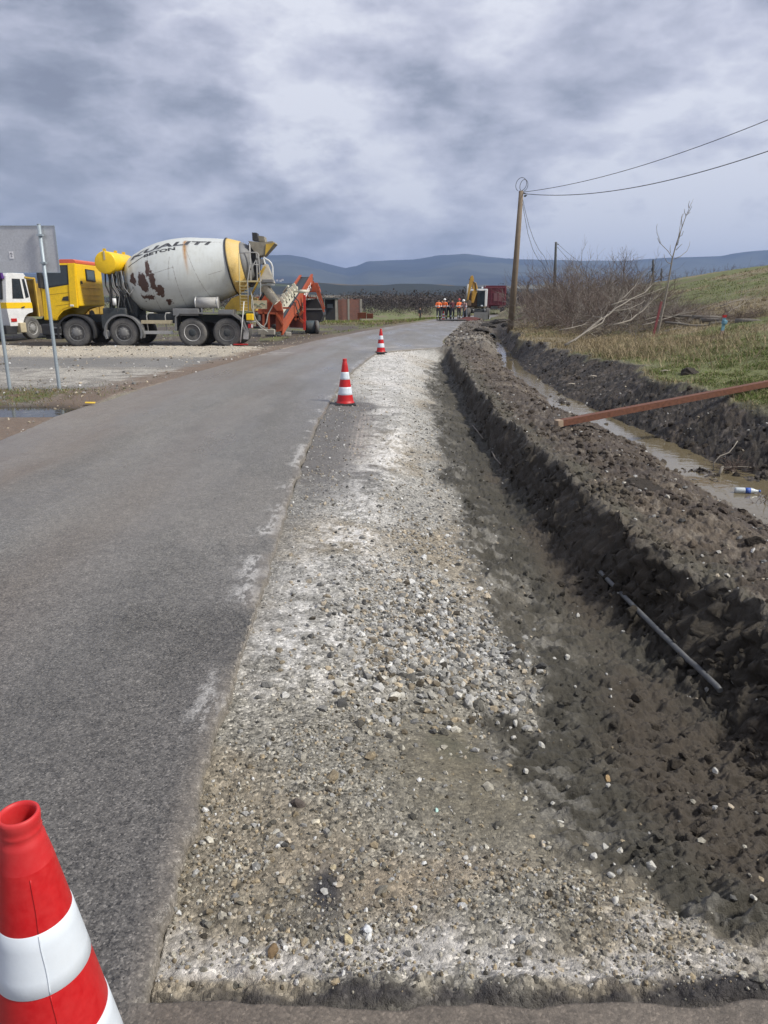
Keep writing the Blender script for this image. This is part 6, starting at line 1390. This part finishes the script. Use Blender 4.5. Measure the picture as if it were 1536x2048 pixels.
    for i, (px, Y, sc) in enumerate(((1095, 48, .75), (1128, 50, .8), (1165, 55, .65), (1200, 58, .65), (1240, 62, .65), (1070, 56, .75), (1280, 70, .6), (1105, 62, 1.15), (1150, 66, .8), (1215, 72, .8), (1255, 80, .8), (1180, 80, .9), (1085, 70, 1.0), (1130, 85, 1.2), (1060, 64, .8))):
        put(protoB[i % 3], px, Y, sc, g.uniform(0, 6), 1, 'bare brown shrub standing in the thicket behind the brushwood', 'shrub', 'bare shrubs of the thicket')
    # scrubby fringe along the crest of the hill
    for i in range(26):
        px = 1345 + i * 8.2 + g.uniform(-3, 3); Y = 62 + g.uniform(-3, 6); x = Q(px, 560, Y).x; o = protoB[i % 3].copy(); COL.objects.link(o); sc = g.uniform(.12, .30); o.location = (x, Y, float(gz(x, Y)[0]) - .03); o.scale = (sc * 1.3, sc * 1.3, sc); o.rotation_euler = (0, 0, g.uniform(0, 6)); o.name = 'dry_weed'; tag(o, 'small dry weed on the crest of the green hill', 'weed', 'weeds along the hill crest')
    # two slim bare trees
    for (px, py, Y, hgt, lab) in ((1053, 625, 52, 2.7, 'small bare crooked tree right of the wooden pole'), (1243, 600, 60, 2.8, 'faint bare tree rising above the thicket left of the distant poles')):
        x = Q(px, py, Y).x; z = float(gz(x, Y)[0]); t = empty('bare_tree', (x, Y, z), lab, 'tree'); g2 = random.Random(int(px)); m = MB(); m.tube([(0, 0, -.2), (.05, 0, hgt * .3), (-.05, .05, hgt * .55), (.0, 0, hgt * .75)], [.07, .055, .04, .02], 7); m.build('trunk', TWIG, t)
        m = MB()
        for k in range(10): a = g2.uniform(0, 6.28); twigs(m, Vector((0, 0, hgt * g2.uniform(.35, .75))), Vector((math.cos(a) * .8, math.sin(a) * .8, .8)).normalized(), hgt * .38, .022, 3, g2, 3, .5, 0, 3)
        m.build('crown', TWIG, t)
build_wood()

# ------------------------------------------------------------------ things in and around the ditch
def build_ditch():
    RB = paint('rusty_beam', (.135, .052, .028), .65, dirt=.45, dcol=(.13, .05, .03), scale=1.6, fine=25, var=.35)
    a = Vector((2.36, 9.60, -.005)); b = Vector((8.3, 12.05, .62)); 
    t = empty('steel_beam', a, 'long rusty brown steel beam laid across the ditch', 'beam'); m = MB(a); m.bar(a, b, .10, .085); m.build('box_section', RB, t)
    d = (b - a).normalized(); m = MB(a); m.bar(a - d * .02, a + d * .06, .103, .088); q = m.build('pale_end', paint('scraped_end', (.36, .27, .19), .7, dirt=.4), t)
    # black pipe in the trench
    P_ = [hit(px, py, 2, 12) for px, py in ((1204, 1139), (1222, 1165), (1246, 1194), (1280, 1228), (1322, 1266), (1370, 1312), (1418, 1355), (1457, 1392))]
    z = [p.z for p in P_]; ln = np.polyfit([p.y for p in P_], z, 1); fx = np.polyfit([p.y for p in P_], [p.x for p in P_], 2)
    S = []
    for yy in np.linspace(P_[0].y, P_[-1].y, 30): x = np.polyval(fx, yy) - .02; S.append(Vector((x, yy, max(float(gz(x, yy)[0]) + .012, np.polyval(ln, yy) + .012))))
    S2 = [(S[max(i - 2, 0)] + S[max(i - 1, 0)] + S[i] + S[min(i + 1, 29)] + S[min(i + 2, 29)]) / 5 for i in range(30)]
    m = MB(S2[0]); m.tube(S2, .0165, 12); q = m.build('water_pipe', paint('dusty_black_pipe', (.085, .09, .095), .5, dirt=.5, dcol=(.17, .165, .155), scale=3)); q.location = S2[0]; tag(q, 'thin black plastic pipe lying curved at the foot of the trench wall', 'pipe')
    for pts, lab in ((((946, 853), (955, 865), (967, 880)), 'short thin root sticking out of the trench wall, farther one'), (((985, 908), (992, 920), (1003, 932)), 'short thin root sticking out of the trench wall, nearer one')):
        P_ = [hit(*p, 3, 30) + Vector((-.01, 0, .02)) for p in pts]; m = MB(P_[0]); m.tube(P_, .009, 6); q = m.build('root', TWIG2); q.location = P_[0]; tag(q, lab, 'root')
    # culvert mouth
    p = Vector(at(984, 676, 40.5)); t = empty('drain_pipe', p, 'round black drain pipe mouth at the far end of the ditch', 'pipe'); m = MB(p); m.lathe([(0, .20), (0, .24), (1.2, .24), (1.2, .20), (.02, .20), (0.0, .2)], p, (.1, 1, 0), 20, cap=False); m.build('pipe_wall', DRK, t); m = MB(p); m.lathe([(.5, .2), (.52, .01)], p, (.1, 1, 0), 20); m.build('pipe_inside', BLK, t)
    # bottle
    p = Vector(at(1490, 1003, 7.45)); p.z = -.39; t = empty('plastic_bottle', p, 'clear plastic bottle with a blue label floating in the ditch water', 'bottle', rz=-.15)
    m = MB(); m.lathe([(-.12, .01), (-.12, .028), (-.11, .033), (.05, .033), (.09, .018), (.10, .013), (.12, .013)], (0, 0, .01), (1, 0, 0), 16); m.build('bottle_body', paint('frosted_plastic', (.55, .60, .62), .2, dirt=.2), t)
    m = MB(); m.lathe([(-.02, .034), (.035, .034)], (0, 0, .01), (1, 0, 0), 16); m.build('bottle_label', paint('blue_label', (.03, .10, .42), .5), t); m = MB(); m.lathe([(.12, .015), (.14, .015)], (0, 0, .01), (1, 0, 0), 12); m.build('bottle_cap', paint('bottle_cap_blue', (.04, .12, .40), .5), t)
    # white refuse in the water, branch and root clump
    g = random.Random(21)
    for px, py, lab, nn, L in ((1465, 945, 'clump of brown roots and twigs at the water edge of the ditch', 26, .22), (1530, 1015, 'dark tuft of debris at the right edge beside the floating bottle', 18, .16)):
        p = hit(px, py, 4, 12); m = MB()
        for k in range(nn): a_ = g.uniform(0, 6.28); twigs(m, Vector((g.gauss(0, .05), g.gauss(0, .05), 0)), Vector((math.cos(a_), math.sin(a_), g.uniform(0, .8))).normalized(), L, .006, 1, g, 4, .6, 0, 3)
        q = m.build('root_clump', TWIG); q.location = p + Vector((0, 0, .02)); tag(q, lab, 'debris')
    p = hit(1440, 950, 4, 12); m = MB(p); Q = lambda px, py, Y: Vector(at(px, py, Y)); Yb = p.y; m.tube([Q(1437, 955, Yb), Q(1440, 945, Yb), Q(1446, 933, Yb + .02)], .018, 8); m.tube([Q(1426, 940, Yb), Q(1428, 925, Yb), Q(1440, 912, Yb + .05), Q(1458, 905, Yb + .1), Q(1468, 893, Yb + .15), Q(1475, 882, Yb + .2)], .006, 6); m.tube([Q(1446, 935, Yb), Q(1480, 933, Yb + .05), Q(1510, 935, Yb + .1), Q(1540, 944, Yb + .1)], .005, 6)
    q = m.build('branch_stub', BARK); q.location = p; tag(q, 'pale broken branch with long curved twigs standing in the ditch edge', 'branch')
    for px, py, lab in ((1185, 757, 'forked white twig on the dark ditch bank'), (1142, 772, 'short pale chip of wood on the dark ditch bank'), (1330, 745, 'pale chip of wood lying on the grass edge')):
        p = hit(px, py); m = MB(p); k = .09; m.tube([p + Vector((-k, 0, .02)), p + Vector((0, .02, .04)), p + Vector((k, 0, .03))], .014, 6)
        if px == 1185: m.tube([p + Vector((0, .02, .04)), p + Vector((k * .6, 0, -.06))], .01, 6)
        q = m.build('wood_chip', paint('pale_wood', (.45, .40, .33), .8)); q.location = p; tag(q, lab, 'twig')
    # bits of refuse in the left puddle
    for px, py, c, lab in ((181, 811, paint('yellow_plastic', (.75, .50, .03), .5), 'yellow scrap of plastic lying in the roadside puddle'),):
        p = hit(px, py, 5, 20); m = MB(); m.box((0, 0, .015), (.15, .07, .012), rot=(.1, .05, .2), bev=.004); q = m.build('plastic_scrap', c); q.location = p + Vector((0, 0, .03)); tag(q, lab, 'litter')
build_ditch()

# ------------------------------------------------------------------ distance: woods, foothills, mountains, haze
def build_distance():
    # mountain range as one relief
    az = np.radians(np.linspace(-88, 88, 700)); rr = np.concatenate([np.linspace(900, 3000, 60), np.linspace(3050, 7600, 130)])
    A, Rr = np.meshgrid(az, rr); 
    prof = [(-88, 150), (-70, 210), (-45, 240), (-30, 250)]
    for px, py in ((-100, 552), (200, 548), (400, 530), (490, 520), (545, 517), (582, 517), (610, 521), (650, 532), (692, 541), (712, 537), (735, 526), (770, 525), (830, 522), (875, 514), (930, 512), (980, 520), (1040, 524), (1130, 524), (1250, 524), (1330, 520), (1440, 519), (1500, 510), (1560, 506), (1700, 500)):
        d = ray(px, py); prof.append((math.degrees(math.atan2(d[0], d[1])), d[2] / math.hypot(d[0], d[1]) * 6000))
    prof += [(60, 300), (70, 240)]; Hc = np.interp(np.degrees(A), [p[0] for p in prof], [p[1] for p in prof])
    X = Rr * np.sin(A); Y = Rr * np.cos(A); n1 = fbm(X / 900, Y / 900, 6, 500); n2 = fbm(X / 260, Y / 260, 5, 510)
    up = ss(1800, 6000, Rr); dn = 1 - ss(6050, 7600, Rr); ridged = 1 - np.abs(fbm(X / 1300 + 5, Y / 1300, 5, 520)) * 2
    z = (Hc * (up ** 1.5) * (.82 + .18 * ss(5200, 6000, Rr)) + n1 * 38 * up * (1 - ss(5200, 5950, Rr)) + (ridged - .6) * 60 * up * (1 - ss(5000, 5950, Rr)) + n2 * 9 * ss(1000, 2000, Rr) * (1 - .75 * ss(5600, 6000, Rr))) * dn + 22 * ss(900, 1700, Rr) * (1 + n1) + 26 * np.exp(-((Rr - 3100 + n1 * 700) / 420) ** 2) * (.6 + n1 * 1.6) + 12 * np.exp(-((Rr - 2000 + n1 * 500) / 260) ** 2) * (.5 + n1 * 1.6) - 6 - 30 * (1 - dn)
    rgb = np.zeros(X.shape + (3,)) + np.array([.040, .042, .030]); f = fbm(X / 300, Y / 160, 4, 530); low = 1 - ss(2200, 3800, Rr)
    k = (ss(.08, .25, f) * low)[..., None]; rgb = rgb * (1 - k) + np.array([.10, .115, .05]) * k; k = (ss(.15, .3, fbm(X / 500 + 4, Y / 130, 4, 531)) * low)[..., None]; rgb = rgb * (1 - k) + np.array([.125, .105, .07]) * k
    rgb = rgb * (1 + 1.1 * ss(-.25, .35, fbm(X / 700, Y / 500, 5, 540, .6))[..., None]); cols = np.concatenate([rgb, np.zeros(X.shape + (1,))], -1).reshape(-1, 4)
    m = bpy.data.materials.new('far_slopes'); m.use_nodes = True; h = NG(m.node_tree); out = h.node('ShaderNodeOutputMaterial'); p = h.node('ShaderNodeBsdfPrincipled', i_Roughness=1.0); h.link(p, out); a = h.node('ShaderNodeAttribute', attribute_name='Col'); h.link(a, p, 'Color', 'Base Color'); p.inputs['Specular IOR Level'].default_value = 0
    global TOP; TOP = float(z.max()); print('mountain top', TOP)
    tag(np_mesh('mountains', np.stack([X, Y, z], -1).reshape(-1, 3), grid_faces(*X.shape), m, cols, smooth=True), kind='structure')
    # far-off woods: many small leafless crowns as tufts of thin faces
    rg = np.random.RandomState(12)
    def wood(name, rows, colr):
        V = []; F = []; C = []; base = 0; Ps = []
        for (x0, x1, y0, y1, n, h0, h1) in rows: Ps += [(x, y, rg.uniform(h0, h1)) for x, y in zip(rg.uniform(x0, x1, n), rg.uniform(y0, y1, n))]
        for (x, y, hh) in Ps:
            k = 240; g = rg.normal(size=(k, 3)); g = g / np.linalg.norm(g, axis=1)[:, None] * rg.uniform(0, 1, (k, 1)) ** .4 * np.array([.55, .55, .48]) * hh + np.array([x, y, hh * .5]); g[:, 2] = np.maximum(g[:, 2], .1)
            s = hh * .016 * rg.uniform(.5, 1.8, (k, 1)); d1 = rg.normal(size=(k, 3)); d2 = rg.normal(size=(k, 3)); V += [g - d1 * s, g + d1 * s, g + d2 * s * 1.2]; 
            i = np.arange(k); F.append(np.stack([i, i + k, i + 2 * k], -1) + base); base += 3 * k; c = np.array(colr) * rg.uniform(.7, 1.3, (1, 1)) * rg.uniform(.8, 1.2, (k, 1)); C += [c, c, c]
        C = np.concatenate(C); z_off = 0; V = np.concatenate(V); V[:, 2] += -1.3
        return tag(np_mesh(name, V, np.concatenate(F), m, np.concatenate([C, np.ones((len(C), 1))], -1)), kind='stuff')
    wood('distant_woods', [(-70, 10, 175, 215, 130, 3, 5.5), (-20, 45, 210, 300, 190, 3, 6), (15, 90, 190, 340, 240, 4, 7.5), (-6, 20, 165, 200, 40, 4, 6), (-150, -40, 200, 300, 140, 3, 6), (-40, 30, 125, 150, 70, 1.2, 2.4), (60, 190, 240, 420, 200, 5, 9)], (.075, .064, .060))
    # a few white houses on the slope
    WHH = paint('far_house_wall', (.6, .6, .6), .8, dirt=.1)
    for i, (px, py, Y) in enumerate(((554, 560, 1900), (565, 559, 1900), (561, 561, 1880), (1262, 560, 2300), (1200, 563, 2200), (1370, 556, 2500), (1385, 557, 2500), (1352, 559, 2450), (1115, 566, 2100))):
        p = Vector(at(px, py, Y)); s_ = 4.5 if i > 2 else 3.2; t = empty('village_house', p, 'tiny white house far away on the mountain foot', 'house', 'white houses on the far slopes'); m = MB(); m.box((0, 0, -s_ * .3), (s_ * 1.6, s_, s_ * 1.4)); m.build('wall', WHH, t)
        m = MB(); m.prism([(-s_ * .9, s_ * .4), (s_ * .9, s_ * .4), (0, s_ * .85)], -s_ * .55, s_ * .55); m.build('roof', paint('far_roof', (.22, .10, .07), .8), t)
build_distance()
def build_haze():
    m = MB(); m.box((0, 4000, (TOP - 37) / 2), (15500, 8300, TOP + 45)); m2 = bpy.data.materials.new('air'); m2.use_nodes = True; nt = m2.node_tree; nt.nodes.clear(); o = nt.nodes.new('ShaderNodeOutputMaterial'); v = nt.nodes.new('ShaderNodeVolumePrincipled')
    v.inputs['Color'].default_value = (.42, .60, 1.0, 1); v.inputs['Density'].default_value = .00014; v.inputs['Anisotropy'].default_value = .2; nt.links.new(v.outputs[0], o.inputs['Volume'])
    tag(m.build('haze', m2), kind='stuff')
build_haze()
